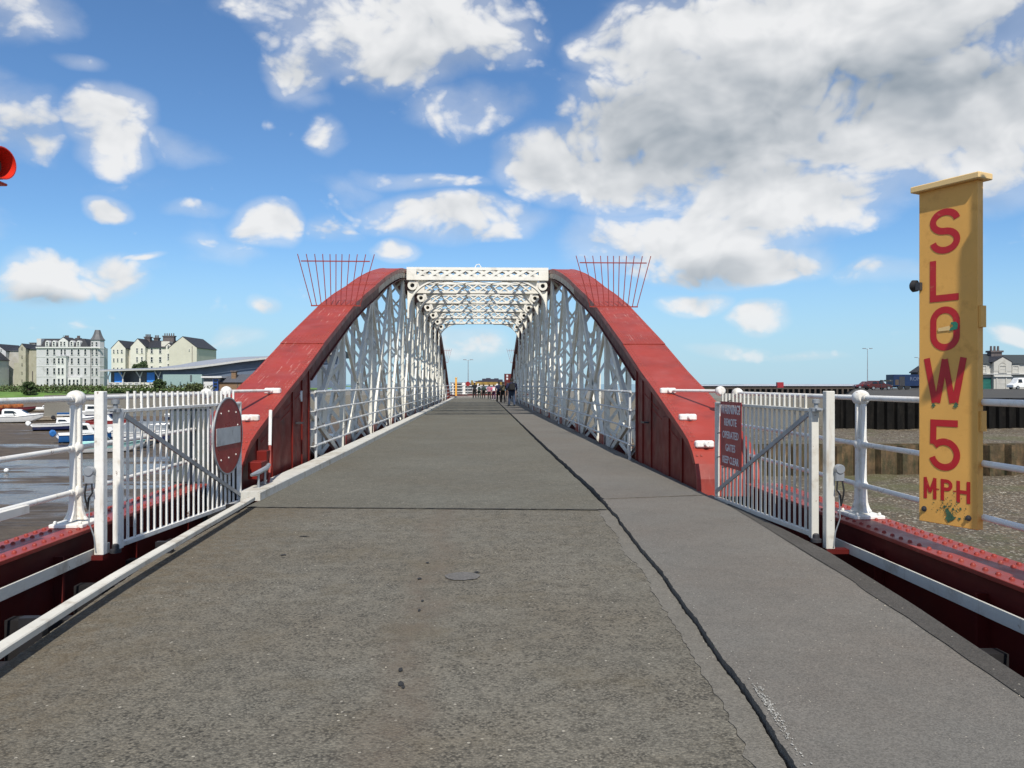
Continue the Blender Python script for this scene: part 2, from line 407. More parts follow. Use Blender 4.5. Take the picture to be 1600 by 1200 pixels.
white = mat('white_paint', (.76,.745,.70), .42, var=.05, dirt=(.50,.44,.34), da=.26, ds=4.5, bump=.0025, bs=28, rust=.75)
dull_white = mat('dull_white_paint', (.58,.565,.51), .5, var=.07, dirt=(.33,.28,.21), da=.22, ds=3, bump=.002, bs=30, rust=.5)
cream = mat('cream_paint', (.76,.735,.66), .5, var=.06, dirt=(.38,.33,.26), da=.14, ds=1.5)
truss_white = mat('truss_white_paint', (.70,.68,.60), .55, var=.1, dirt=(.30,.27,.22), da=.2, ds=1.6)
rail_grey = mat('rail_grey_paint', (.56,.57,.57), .45, var=.08)
buff = mat('buff_paint', (.50,.41,.31), .55, var=.1, dirt=(.12,.09,.07), da=.2)
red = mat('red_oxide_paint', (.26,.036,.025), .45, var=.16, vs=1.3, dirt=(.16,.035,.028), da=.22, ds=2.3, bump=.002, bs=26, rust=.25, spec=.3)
shade_plate_red = mat('shade_plate_red_paint', (.155,.014,.010), .50, var=.2, vs=1.6, dirt=(.05,.008,.007), da=.25, ds=1.4, spec=.2)  # the red oxide darkened, shade of the plated ends put into the colour
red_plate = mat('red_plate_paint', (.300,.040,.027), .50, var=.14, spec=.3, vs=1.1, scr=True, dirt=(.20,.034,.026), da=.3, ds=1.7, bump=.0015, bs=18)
shade_dark_red = mat('shade_dark_red_paint', (.100,.012,.010), .5, spec=.18, var=.18, vs=1.6, dirt=(.06,.02,.02), da=.25, ds=1.2)  # the red oxide darkened, shade of webs and chord sides put into the colour
black_steel = mat('black_steel', (.012,.011,.012), .6)
dark_steel = mat('dark_steel', (.05,.05,.055), .5, metal=.3)
galv = mat('galvanised_steel', (.32,.34,.36), .45, metal=.4, var=.2)
rubber = mat('black_rubber', (.015,.015,.016), .6)
yellow = mat('yellow_paint', (.74,.39,.095), .5, var=.07, vs=3, dirt=(.55,.27,.06), da=.2, ds=6, spec=.3)
cap_yellow = mat('pale_yellow_paint', (.72,.50,.22), .5, var=.07)
letter_red = mat('red_lettering', (.46,.012,.016), .42, var=.08, dirt=(.5,.25,.1), da=.05, ds=9)
sign_red = mat('faded_red_sign', (.25,.018,.018), .35, var=.15, vs=5, dirt=(.34,.12,.10), da=.15, ds=7)
warn_red = mat('red_sign_face', (.30,.024,.03), .4, var=.06)
sign_white = mat('sign_white', (.62,.63,.65), .4, var=.08)
grey_band = mat('dulled_reflective_band', (.40,.42,.43), .4, var=.12, vs=6, dirt=(.2,.2,.2), da=.2, ds=8)
siren_red = mat('glossy_red_plastic', (.62,.03,.015), .25, var=.05)
road_m = asphalt('approach_asphalt', (.152,.141,.114), (.140,.113,.076), .30, 85, .80, moss=(.112,.092,.058), bump=.004, band=(-.40,.22))
bridge_m = asphalt('bridge_asphalt', (.128,.123,.100), (.126,.110,.080), .24, 70, .45, bump=.003)
foot_m = asphalt('footway_asphalt', (.146,.138,.122), (.148,.127,.105), .26, 140, .22, bump=.0015, brown_amt=.7)
strip_m = asphalt('cement_strip', (.158,.148,.126), (.146,.126,.100), .22, 110, .3, bump=.002)
mud_m = wet_ground('estuary_mud', ((.095,.070,.046),(.135,.100,.066),(.030,.025,.020)), .27, .10, 1.1, dry=True, bump=.30)
gravel_m = wet_ground('shingle_bank', ((.112,.082,.048),(.138,.103,.062),(.052,.038,.023)), -1.5, .9, 1.2, .10, pebbles=-.25, weed=(.085,.085,.030))

# ------------------------------------------------------------------ sea, harbour bed and land
sea_m = mat('sea_water', (.060,.095,.115), .18, var=.1, vs=.02, bump=.25, bs=.35)
tag(MB().box(-30000,30000,-3000,40000,-3.9,-3.35).build('sea', sea_m), kind='structure')
from mathutils import noise as mnoise
def height_sheet(name, m, x0, x1, y0, y1, nx, ny, zf, kind='structure'):
    b = MB(); rows = []
    for j in range(ny+1):
        y = lerp(y0, y1, j/ny); rows.append([(lerp(x0,x1,i/nx), y, zf(lerp(x0,x1,i/nx), y)) for i in range(nx+1)])
    b.grid(rows); return tag(b.build(name, m, smooth=True, fix=False), kind=kind)
def mudz(x, y):
    n = mnoise.fractal(Vector((x*.05, y*.16, 3.)), .8, 2.1, 5)
    z = -3.0+n*.10+mnoise.fractal(Vector((x*.3, y*.9, 1.)), .8, 2., 4)*.035
    if x > 9: z -= .55*min(1, (x-9)/6)*min(1, max(0, (y-60)/12))      # the channel on the right still holds water
    return z
height_sheet('harbour_mud', mud_m, -170, 130, -12, 212, 190, 300, mudz)
grass_m = mat('grass', (.10,.19,.032), .9, var=.35, vs=.35, dirt=(.14,.13,.05), da=.2, ds=.2)
def bankz(x, y):
    t = min(1, max(0, (y-196)/22)); t = t*t*(3-2*t)
    return -3.4+t*2.9+mnoise.noise(Vector((x*.08, y*.1, 0)))*.25*t+min(1, max(0, (y-230)/60))*1.1
height_sheet('grass_bank', grass_m, -330, -48, 190, 420, 90, 70, bankz)

# shingle bank with its rusty sheet piling in front, on the right
rust_m = mat('rusty_sheet_piling', (.105,.066,.032), .85, var=.6, vs=2.2, dirt=(.030,.032,.012), da=.62, ds=1.4, streak=.12, bump=.02, bs=14)
black_pile = mat('tarred_sheet_piling', (.006,.0055,.005), .8, spec=.15, var=.3, dirt=(.020,.017,.014), da=.3, ds=1.5, streak=.15, bump=.02, bs=10)
def shingle(x, y):
    e = mnoise.fractal(Vector((x*.3, y*.3, 5)), .9, 2., 5)
    z = -1.18+e*.12
    if y > 49: z -= min(2.6, (y-49)*.22)
    if x < 11: z -= min(2.4, (11-x)*.55)
    return z
height_sheet('shingle_bank', gravel_m, 5, 110, 33.6, 64, 140, 60, shingle)
def foreshore(x, y): return -2.9+.5*min(1, max(0, (y-12)/20))*min(1, max(0, (x-5)/5))+mnoise.fractal(Vector((x*.5, y*.5, 2)), .9, 2., 5)*.08
height_sheet('shingle_foreshore', gravel_m, 4.6, 60, 2, 33.4, 110, 70, foreshore)
def pile_wall(name, label, m, x0, n, y, z0, z1, pitch, depth, cap_m, rz=0., capw=.35):
    t = thing(name, (x0, y, z0), label, 'sheet piling')
    prof = [(0,0),(.28,0),(.40,1),(.62,1),(.74,0),(1,0)]
    b = MB(); vs = []
    for k, (a, d) in enumerate(prof):
        for z in (z0, z1): vs.append((x0+a*pitch, y-d*depth, z))
    for k, (a, d) in enumerate(prof):
        for z in (z0, z1): vs.append((x0+a*pitch, y-d*depth+.05, z))
    fs = []; o = 2*len(prof)
    for k in range(len(prof)-1):
        fs += [(2*k, 2*k+2, 2*k+3, 2*k+1), (o+2*k, o+2*k+1, o+2*k+3, o+2*k+2), (2*k+1, 2*k+3, o+2*k+3, o+2*k+1)]
    b.add(vs, fs); p = b.build('pile', m, t)
    for i in range(1, n):
        copy(p, WL[p.name]+Vector((pitch*i, 0, random.uniform(-.03, .03))), t)
    MB().box(x0, x0+n*pitch, y+.1, y+.1+capw, z1-.15, z1+.04).build('capping_beam', cap_m, t)
    return t
pile_wall('sheet_pile_wall', 'low rusty weed-stained sheet pile wall holding up the shingle bank', rust_m, 6.2, 36, 33.55, -3.2, -1.12, .95, .30, rust_m)
pile_wall('sheet_pile_wall', 'tall black tarred sheet pile quay wall behind the shingle bank', black_pile, 21.4, 44, 46.6, -1.6, .62, .62, .22, black_steel, capw=.5)
quay_m = mat('quay_concrete', (.055,.05,.042), .9, var=.2, vs=.4, bump=.01, bs=8)
b = MB(); b.prism([(21.45,46.72),(90,46.72),(260,46.72),(260,175),(84,175)], lambda a, q, z: (a, q, z), -3.4, .58); tag(b.build('quay', quay_m), kind='structure')
b = MB()                                          # the tarred side of the quay, facing the channel
b.bar((21.30,46.72,-1.45), (83.8,175,-1.45), .25, 4.0)
for i in range(120):
    q = i/119; x_, y_ = lerp(21.15, 83.6, q), lerp(46.9, 175, q); b.box(x_, x_+.22, y_, y_+.35, -3.3, .5)
tag(b.build('quay_fender', black_pile), 'black timber fender lining the channel side of the quay', 'fender')

# ------------------------------------------------------------------ approach road and footway
def poly(tab, n, jit=0., y0=None, y1=None):
    ys = [lerp(y0 if y0 is not None else tab[0][0], y1 if y1 is not None else tab[-1][0], i/n) for i in range(n+1)]
    return [(interp(tab, y)+(random.uniform(-jit, jit) if jit else 0), y) for y in ys]
def slab(name, m, left, right, z, depth=.25, nx=8, crown=0.):
    b = MB(); k = len(left); rows = []
    for (lx, ly), (rx, ry) in zip(left, right):
        rows.append([(lerp(lx, rx, i/nx), lerp(ly, ry, i/nx), z+mnoise.noise(Vector((lerp(lx,rx,i/nx)*.9, lerp(ly,ry,i/nx)*.7, 0)))*.004) for i in range(nx+1)])
    b.grid(rows)
    b.grid([[(x, y, zz-depth), (x, y, zz)] for (x, y, zz) in [r[0] for r in rows]])
    b.grid([[(x, y, zz), (x, y, zz-depth)] for (x, y, zz) in [r[-1] for r in rows]])
    for r in (rows[0], rows[-1]): b.grid([[p, (p[0], p[1], p[2]-depth)] for p in r])
    return tag(b.build(name, m, smooth=True, angle=35), kind='structure')
LD = [(-12,-2.2),(0,-2.25),(2.5,-2.36),(4.3,-2.54),(5.9,-2.70),(6.9,-2.79),(9.45,-2.84),(9.9,-2.84)]
CK = [(-12,1.0),(1,1.08),(3,1.2),(3.7,1.26),(4.7,1.33),(5.95,1.395),(7.5,1.455),(9.84,1.545),(10.2,1.55)]
RD = [(-12,2.4),(2,2.5),(3.85,2.70),(5.2,2.87),(6.84,3.03),(8.5,3.06),(10.5,3.05)]
N = 1000
wav = lambda y: .006*math.sin(y*2.3)+.004*math.sin(y*5.1+1)+.012*mnoise.noise(Vector((0, y*3., 9)))
ck_r = [(x+wav(y)-.006-abs(mnoise.noise(Vector((3, y*9, 1))))*.012-abs(mnoise.noise(Vector((3, y*31, 1))))*.012, y) for x, y in poly(CK, N, 0, -12, 9.405)]
ck_f = [(x+wav(y)+.006+mnoise.noise(Vector((7, y*7, 1)))*.010+mnoise.noise(Vector((7, y*27, 1)))*.009, y) for x, y in poly(CK, N, 0, -12, 10.06)]
sh = lambda P, dx: [(x+dx, y) for x, y in P]
road_l = poly(LD, N, .004, -12, 9.765)
strip_l = [(x-.13-.035*mnoise.noise(Vector((1, y*1.2, 4)))-.03*mnoise.noise(Vector((4, y*9, 4))), y) for x, y in ck_r]
road = slab('approach_road', road_m, road_l, strip_l, 0.0, .22, 10)
slab('road_edge_strip', strip_m, sh(strip_l, .002), ck_r, .003, .20, 2)
fr = poly(RD, N, .004, -12, 10.38)
slab('approach_footway', foot_m, ck_f, fr, .035, .22, 8)
EB = [(1,2.36),(3.0,2.47),(3.75,2.54),(4.9,2.67),(5.5,2.71),(5.8,2.76),(7.1,2.84),(8.3,2.92),(9.6,3.0)]  # shade band along the footway edge, laid as a dark asphalt strip
shade_band_m = asphalt('footway_shade_band', (.072,.067,.060), (.062,.055,.045), .25, 120, .3, bump=.002)
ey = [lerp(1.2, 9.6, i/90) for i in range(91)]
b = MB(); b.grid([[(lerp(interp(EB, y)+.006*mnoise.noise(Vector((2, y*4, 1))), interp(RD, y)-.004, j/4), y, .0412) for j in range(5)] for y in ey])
b.build('footway_shade_strip', shade_band_m, [o for o in bpy.data.objects if o.name == 'approach_footway'][0], fix=False)
# the bridge's own deck
CKB = [(9,1.545),(12,1.545),(20,1.50),(84,1.40)]
LDB = [(9,-2.86),(17,-2.80),(84,-2.72)]
nb = 260
ckb_r = [(interp(CKB, y)+wav(y)*.8-.02-.02*abs(mnoise.noise(Vector((3, y*5, 1)))), y) for y in [lerp(9.455, 84, (i/nb)**1.6) for i in range(nb+1)]]
ckb_f = [(interp(CKB, y)+wav(y)*.8+.028+.02*mnoise.noise(Vector((5, y*5, 1))), y) for y in [lerp(10.10, 84, (i/nb)**1.6) for i in range(nb+1)]]
bl = [(interp(LDB, y), y) for y in [lerp(9.81, 84, (i/nb)**1.6) for i in range(nb+1)]]
slab('bridge_road', bridge_m, bl, ckb_r, 0.002, .22, 8)
bf = [(2.99, y) for y in [lerp(10.42, 84, (i/nb)**1.6) for i in range(nb+1)]]
slab('bridge_footway', foot_m, ckb_f, bf, .036, .22, 6)
seal_m = mat('joint_seal', (.022,.020,.018), .9)
b = MB(); b.grid([[(lerp(-2.84, 1.50, i/60), lerp(9.765, 9.405, i/60)-.002+.006*mnoise.noise(Vector((i*.7, 0, 0))), .0085), (lerp(-2.84, 1.50, i/60), lerp(9.81, 9.455, i/60)-.008+.008*mnoise.noise(Vector((i*.6, 4, 0))), .0085)] for i in range(61)]); b.build('joint_seal', seal_m, road, fix=False)
b = MB(); b.grid([[(lerp(1.60, 3.0, i/30), lerp(10.06, 10.38, i/30)+.004, .0405), (lerp(1.60, 3.0, i/30), lerp(10.10, 10.42, i/30)-.006+.008*mnoise.noise(Vector((i*.6, 4, 0))), .0405)] for i in range(31)]); b.build('joint_seal', mat('joint_filler', (.07,.06,.048), .9), [o for o in bpy.data.objects if o.name == 'approach_footway'][0], fix=False)
# dirt packed down in the open joint beside the footway
b = MB(); b.grid([[(interp(CK, y)-.06, y, -.028+.016*mnoise.noise(Vector((1, y*11, 0)))), (interp(CK, y), y, -.022+.02*mnoise.noise(Vector((2, y*14, 0)))), (interp(CK, y)+.06, y, -.024+.016*mnoise.noise(Vector((3, y*11, 0))))] for y in [lerp(-2, 9.4, i/400) for i in range(401)]])
tag(b.build('joint_dirt', mat('packed_dirt', (.030,.026,.020), .95, var=.5, vs=14), road, fix=False), kind='stuff')
# dark trough and cross girders below the surface
b = MB(); b.box(-3.4, 3.35, -12, 10.6, -1.25, -1.2)
for y in range(-11, 11, 1): b.box(-3.5, 3.4, y, y+.12, -.75, -.24)
tag(b.build('approach_substructure', black_steel), kind='structure')
tag(MB().box(-2.9, 3.0, 10.2, 84, -.5, -.23).build('bridge_substructure', black_steel), kind='structure')
patch_m = asphalt('patch_asphalt', (.135,.13,.125), (.12,.11,.09), .2, 90, .3, bump=.002)
p = ground(722, 901, 0)
b = MB(); n = 26
b.add([(p.x, p.y, .006)]+[(p.x+(.125+.02*random.random())*math.cos(2*PI*i/n), p.y+(.12+.02*random.random())*math.sin(2*PI*i/n), .0055) for i in range(n)], [(0, 1+i, 1+(i+1) % n) for i in range(n)])
b.build('repair_patch', patch_m, road, fix=False)
hole_m = mat('tar_stain', (.02,.02,.02), .9)
def blot(parent, name, m, u, v, Z, rx, ry):
    q = ground(u, v, Z); b = MB(); n = 16
    b.add([(q.x, q.y, Z+.008)]+[(q.x+rx*random.uniform(.6, 1.1)*math.cos(2*PI*i/n), q.y+ry*random.uniform(.6, 1.1)*math.sin(2*PI*i/n), Z+.0075) for i in range(n)], [(0, 1+i, 1+(i+1) % n) for i in range(n)])
    return b.build(name, m, parent, fix=False)
for u, v, rx, ry in ((626,1048,.012,.03),(626,1070,.018,.035),(630,1075,.012,.02),(474,839,.06,.02),(443,868,.03,.03),(655,955,.012,.03),(660,940,.01,.03),(655,905,.02,.03),(668,880,.015,.03),(745,895,.03,.02)):
    blot(road, 'tar_stain', hole_m, u, v, 0, rx, ry)
b = MB()                                           # flakes of old white paint beside the crack
foot_edge = [o for o in bpy.data.objects if o.name == 'approach_footway'][0]
for i in range(300):
    t = random.random(); y = random.gauss(3.62, .10) if t < .62 else (random.gauss(3.30, .12) if t < .8 else random.uniform(3., 9.6))
    x = interp(CK, y)+wav(y)+.035+abs(random.gauss(0, .020)); s = random.uniform(.0015, .0065); a = random.random()*3
    b.add([(x+s*math.cos(a+k*2.1)*random.uniform(.6, 1), y+s*2*math.sin(a+k*2.1), .0425) for k in range(3)], [(0, 1, 2)])
tag(b.build('paint_flakes', mat('worn_white_paint', (.40,.39,.35), .7, var=.3, vs=30), foot_edge, fix=False), kind='stuff')
b = MB()                                           # grit and shell scraps lying on the surface
for i in range(80):
    y = 2.4+abs(random.gauss(0, 4)); x = random.uniform(-2.5, 2.9)
    if abs(x-interp(CK, y)) < .08 or x < interp(LD, y)+.05 or x > interp(RD, y)-.05 or y > 9.3: continue
    z = .005 if x < interp(CK, y) else .040; s = random.uniform(.002, .005)
    b.add([(x-s, y-s, z), (x+s, y-s*.6, z), (x+.3*s, y+s, z), (x, y, z+s)], [(0,1,3), (1,2,3), (2,0,3)])
tag(b.build('grit', mat('grit_stone', (.36,.32,.25), .8, var=.4, vs=40)), kind='stuff', label='pale grit and shell scraps scattered over the road')

# ------------------------------------------------------------------ approach girders (red) and railings (white)
def girder(side, label):
    s = -1 if side == 'l' else 1
    xi, xo = (3.52, 3.95) if s < 0 else (3.46, 3.93)
    t = thing('plate_girder', (s*3.73, 3, -.9), label, 'girder')
    y0, y1 = -8, (10.55 if s < 0 else 10.3)
    MB().box(*sorted((s*xi, s*xo)), y0, y1, .165, .20).build('top_flange', red, t, bevel=.004)
    MB().box(*sorted((s*(xi+.085), s*(xi+.10))), y0, y1, .05, .164).build('flange_angle', shade_dark_red, t)
    MB().box(*sorted((s*(xi+.10), s*(xi+.14))), y0, y1, -1.0, .164).build('web', shade_dark_red, t)
    st = MB().box(*sorted((s*(xi+.02), s*(xi+.0995))), 4.0, 4.03, -.9, .03).build('stiffener', shade_dark_red, t)
    for k in range(1, 5): copy(st, WL[st.name]+Vector((0, 1.45*k, 0)), t)
    MB().box(*sorted((s*(xi-.075), s*(xi-.06))), y0, 7.55 if s < 0 else 7.62, -.065, .03).build('fender_strip', dull_white, t, bevel=.003)
    MB().box(*sorted((s*xi, s*xo)), y0, y1, -1.05, -1.0).build('bottom_flange', shade_dark_red, t)
    rv = MB().lathe([(.019,0),(.018,.009),(.012,.016),(.004,.019)], (s*(xi+.07), 4.6, .2), n=8).build('rivet', red, t, smooth=True)
    rows = ((xi+.07, 0), (xo-.15, .07), (xo-.06, 0))
    first = True
    for rx, off in rows:
        y = 4.6+off
        while y < y1-.1:
            if not first and not (7.15 < y < 8.1 and False): copy(rv, Vector((s*rx, y, WL[rv.name].z)), t)
            first = False; y += .14
    return t
girder('l', 'dark red riveted plate girder under the left-hand white railing')
girder('r', 'dark red riveted plate girder under the railing with the yellow post')

POST_PROF = [(.17,.0),(.17,.035),(.135,.05),(.105,.085),(.082,.14),(.074,.21),(.068,.29),(.065,.38),(.062,1.10),(.058,1.17)]
def railing_post(t, x, y, zb, rails, long=True):
    b = MB()
    b.box(x-.15, x+.15, y-.19, y+.19, zb, zb+.035)
    pr = [(-a, z) for a, z in POST_PROF[2:]]+[(a, z) for a, z in reversed(POST_PROF[2:])]
    b.prism(pr, lambda a, z, tt: (x+tt, y+a, zb+z), -.022, .022)
    b.prism([(a*.80, z) for a, z in pr], lambda a, z, tt: (x+a, y+tt, zb+z), -.022, .022)
    for bx in (-.11, .11):
        for by in (-.15, .15): b.lathe([(.018,0),(.018,.02),(.008,.026)], (x+bx, y+by, zb+.035), n=6)
    o = b.build('post', white, t, bevel=.006)
    for i, z in enumerate(rails):
        top = i == len(rails)-1
        q = MB().lathe([(0.001,-.075),(.05,-.07),(.072,-.045),(.078,0),(.072,.045),(.05,.07),(.001,.075)] if top else [(.001,-.062),(.045,-.056),(.060,-.03),(.064,0),(.060,.03),(.045,.056),(.001,.062)], (x, y, z), (0,1,0), n=16)
        q.build('rail_knuckle', white, o, smooth=True)
    return o
def railing(side, label):
    s = -1 if side == 'l' else 1
    x = s*3.73; t = thing('parapet_railing', (x, 7.5, .2), label, 'railing', 'white tubular railings beside the approach road')
    rails = (.51, .91, 1.365)
    ys = (.55, 4.05, 7.50, 11.0) if s < 0 else (.7, 4.2, 7.68, 11.44)
    for y in ys: railing_post(t, x, y, .2 if y < 10.6 else .02, rails)
    for z, r in zip(rails, (.024, .024, .0265)):
        MB().tube([(x, -6, z), (x, ys[-1], z)], r, 14).build('rail', white, t, smooth=True)
        for y in ys[1:3]:
            for d in (-.1, .1): MB().tube([(x, y+d*.8, z), (x, y+d*1.25, z)], r*1.18, 14).build('rail_collar', white, t, smooth=True)
    return t
railing('l', 'white three-rail tube railing on cast posts along the left girder')
railing('r', 'white three-rail tube railing on cast posts behind the yellow post')
# a little chipped tie plate on the left lower rail
tag(MB().box(-3.70, -3.66, 5.4, 6.62, .45, .52).build('tie_plate', cream, None, bevel=.004), 'cream drilled tie plate bolted to the lowest left-hand rail', 'plate')
# raised kerb rail along the left deck edge
t = thing('kerb_rail', (-2.7, 6, 0), 'cream timber-like kerb rail curving along the left edge of the road', 'kerb rail')
kp = [(-2.26,-6),(-2.26,1),(-2.38,3),(-2.51,4.27),(-2.575,5.1),(-2.62,5.8),(-2.655,6.6),(-2.695,7.6),(-2.75,9.2),(-2.775,9.75)]
b = MB(); rows = []
for i, (x, y) in enumerate(kp):
    rows.append([(x-.035, y, .095), (x-.035, y, .130), (x-.029, y, .137), (x+.044, y, .137), (x+.05, y, .130), (x+.05, y, .095), (x-.035, y, .095)])
b.grid(rows); b.add(rows[-1][:6], [tuple(range(6))]); b.build('rail', mat('kerb_cream_paint', (.60,.575,.50), .55, var=.08, dirt=(.25,.19,.12), da=.25, ds=3, rust=.4), t, smooth=True)
for y in (2.5, 4.9, 7.2, 9.4):
    xx = interp([(q, p) for p, q in kp], y); MB().box(xx-.2, xx-.06, y-.03, y+.03, -.2, .1).build('bracket', black_steel, t)

# ------------------------------------------------------------------ gates
def gate(side):
    if side == 'l':
        A, B = Vector((-3.30, 7.36, 0)), Vector((-3.11, 10.42, 0)); n = 21; m = white; zb, zr, zt = .035, 1.265, 1.43
        lab = 'white picket gate at the left edge, swung across its kerb rail'
    else:
        A, B = Vector((3.13, 7.34, 0)), Vector((3.03, 10.12, 0)); n = 20; m = dull_white; zb, zr, zt = .085, 1.265, 1.40
        lab = 'off-white picket gate on the right beside the footway'
    t = thing('picket_gate', A, lab, 'gate', 'remote operated gates at the bridge end')
    d = (B-A); L = d.length; d.normalize(); nrm = Vector((d.y, -d.x, 0)); 
    if side == 'r': nrm = -nrm                                # towards the road
    P = lambda s, z, off=0.: A+d*s+nrm*off+Vector((0, 0, z))
    U = (0, 0, 1)
    MB().bar(P(.03, zb-.03), P(.03, zr+.01), .07, .07, d).build('hinge_stile', m, t, bevel=.004)
    MB().bar(P(L-.02, zb-.02), P(L-.02, zr+.005), .05, .05, d).build('end_stile', m, t, bevel=.004)
    MB().bar(P(.07, zr-.012), P(L-.04, zr-.012), .05, .03, U).build('top_rail', m, t, bevel=.003)
    MB().bar(P(.07, zb), P(L+.02, zb-.05), .05, .045, U).build('bottom_rail', m, t, bevel=.003)
    s0 = .20; sp = (L-.22-s0)/(n-1)
    pk = MB().bar(P(s0, zb+.0), P(s0, zt), .021, .021, d).build('picket', m, t, bevel=.002)
    for i in range(1, n): copy(pk, WL[pk.name]+d*sp*i+Vector((0, 0, random.uniform(-.004, .004)-.022*i/n)), t)
    MB().bar(P(.08, zr-.05, .03), P(L-.06, zb+.04, .03), .018, .045, U).build('brace', galv, t)
    # drive arm head and hinges
    h = MB().lathe([(.05,0),(.05,.03),(.02,.035),(.02,.07),(.035,.075),(.035,.11),(.012,.115)], P(-.02, zr-.02), n=10).build('hinge', galv, t, smooth=True)
    MB().lathe([(.05,0),(.05,.03),(.03,.035),(.03,.07),(.015,.08)], P(-.02, zb-.06), n=10).build('hinge', dark_steel, t, smooth=True)
    MB().bar(P(-.10, zr+.0), P(.06, zr+.0), .06, .016, U).build('hinge_plate', galv, t)
    return t, P, L, nrm, d
gl, PL, LL, nl, dl = gate('l')
gr, PR, LR, nr, dr = gate('r')
def gate_post(x, y, label):
    t = thing('gate_post', (x, y, 0), label, 'post', 'square posts carrying the gates')
    MB().box(x-.041, x+.041, y-.041, y+.041, -.02, 1.435).build('box_post', white if x < 0 else dull_white, t, bevel=.006)
    MB().box(*sorted((x-.04*(1 if x > 0 else -1), x+(.33 if x > 0 else -.24))), y-.05, y+.05, -.062, -.021).build('base_bracket', shade_dark_red, t)
    return t
gate_post(-3.385, 7.24, 'white square steel post holding the left gate')
gate_post(3.215, 7.24, 'off-white square steel post holding the right gate')
def limit_switch(x, y, z, side, label):
    t = thing('limit_switch', (x, y, z), label, 'switch box')
    s = -1 if side == 'l' else 1
    xx = x+s*.0; yy = y-.075
    MB().lathe([(.045,0),(.045,.04),(.038,.05)], (xx, yy+.03, z), (0,-1,0), n=18).build('round_cover', galv, t, smooth=True)
    MB().box(xx-.04, xx+.04, yy-.01, yy+.03, z-.11, z-.03).build('terminal_block', galv, t, bevel=.005)
    for d in (-.022, .022):
        MB().tube([(xx+d, yy, z-.10), (xx+d*1.5, yy-.01, z-.19), (xx+d*.6+s*.02, yy, z-.24), (x+s*.02, y-.055, z-.34)], .008, 6).build('cable', rubber, t, smooth=True)
    MB().tube([(x-s*.0, y-.058, z-.2), (x+s*.01, y-.058, z-.45), (x-s*.03, y-.05, z-.58), (x-s*.045, y-.046, z-.72)], .006, 6).build('conduit', galv, t, smooth=True)
limit_switch(-3.45, 7.24, .73, 'l', 'round grey switch box with black cables on the left gate post')
limit_switch(3.285, 7.24, .72, 'r', 'round grey switch box with black cables on the right gate post')

# no entry disc on the left gate
def disc(name, mats, t, o, nrm, r0, h0, h1, n=48): return MB().lathe([(r0, h0), (r0, h1)], o, nrm, n=n).build(name, mats, t, smooth=True)
sc = PL(2.55, .865, .04)
t = thing('no_entry_sign', sc-Vector((0,0,.42)), 'round faded red no entry sign with a dull grey bar on the left gate', 'road sign')
disc('disc', sign_red, t, sc, nl, .455, 0, .012); 
MB().lathe([(.455,-.004),(.472,-.004),(.472,.016),(.455,.016)], sc, nl, n=48, caps=False).build('rim', galv, t, smooth=True)
b = MB(); b.bar(sc+nl*.016-dl*.385, sc+nl*.016+dl*.385, .006, .21, (0,0,1)); b.build('bar', grey_band, t)
for a, h in ((-.24,.28),(0,.30),(.24,.28),(-.24,-.28),(0,-.27),(.24,-.25),(.30,.12)):
    MB().lathe([(.011,0),(.011,.006),(.004,.009)], sc+nl*.012+dl*a+Vector((0,0,h)), nl, n=8).build('bolt', white, t)
for a in (-.14, .14): MB().bar(sc-nl*.014+dl*a-Vector((0,0,.3)), sc-nl*.014+dl*a+Vector((0,0,.3)), .05, .02, nl).build('fixing_strap', galv, t)

# red warning board on the right gate, white lettering
def text_mesh(body, size, M, name, m, parent, extr=.0015, align='CENTER', sx=1., spacing=1.):
    cu = bpy.data.curves.new(name, 'FONT'); cu.body = body; cu.size = size; cu.align_x = align; cu.align_y = 'CENTER'; cu.extrude = extr; cu.resolution_u = 3; cu.space_character = spacing
    cu.offset = size*.008; ob = bpy.data.objects.new('tmp', cu); C.objects.link(ob); ob.scale = (sx, 1, 1)
    dg = bpy.context.evaluated_depsgraph_get(); dg.update()
    me = bpy.data.meshes.new_from_object(ob.evaluated_get(dg)); bpy.data.objects.remove(ob)
    b = MB(M); b.add([(v.co.x*sx, v.co.y, v.co.z) for v in me.vertices], [tuple(p.vertices) for p in me.polygons])
    o = b.build(name, m, parent, fix=False); bpy.data.meshes.remove(me); return o
wc = PR(LR-.62, .885, .035)
t = thing('warning_sign', wc-Vector((0,0,.4)), 'tall red warning board with white lettering wired to the right gate', 'sign')
def signM(o, right, up=Vector((0,0,1))):
    n = right.cross(up); return Matrix(((right.x, up.x, n.x, o.x), (right.y, up.y, n.y, o.y), (right.z, up.z, n.z, o.z), (0,0,0,1)))
Mw = signM(wc, -dr)
MB(Mw).box(-.36, .36, -.40, .40, 0, .006).build('board', warn_red, t)
lines = (('WARNING!', .155, .30, .82), ('REMOTE', .125, .145, .9), ('OPERATED', .125, -.01, .9), ('GATES', .125, -.165, .9), ('KEEP CLEAR', .125, -.315, .82))
for s, sz, z, sx in lines: text_mesh(s, sz, Mw @ Matrix.Translation((0, z, .008)), 'lettering', sign_white, t, sx=sx)
for x, z in ((-.37,.0),(-.37,-.3),(.0,.41),(-.2,-.41)):
    MB(Mw).tube([(x, z, -.02), (x-.03, z-.005, .03), (x-.05, z+.01, -.02)], .004, 5).build('wire_tie', black_steel, t)

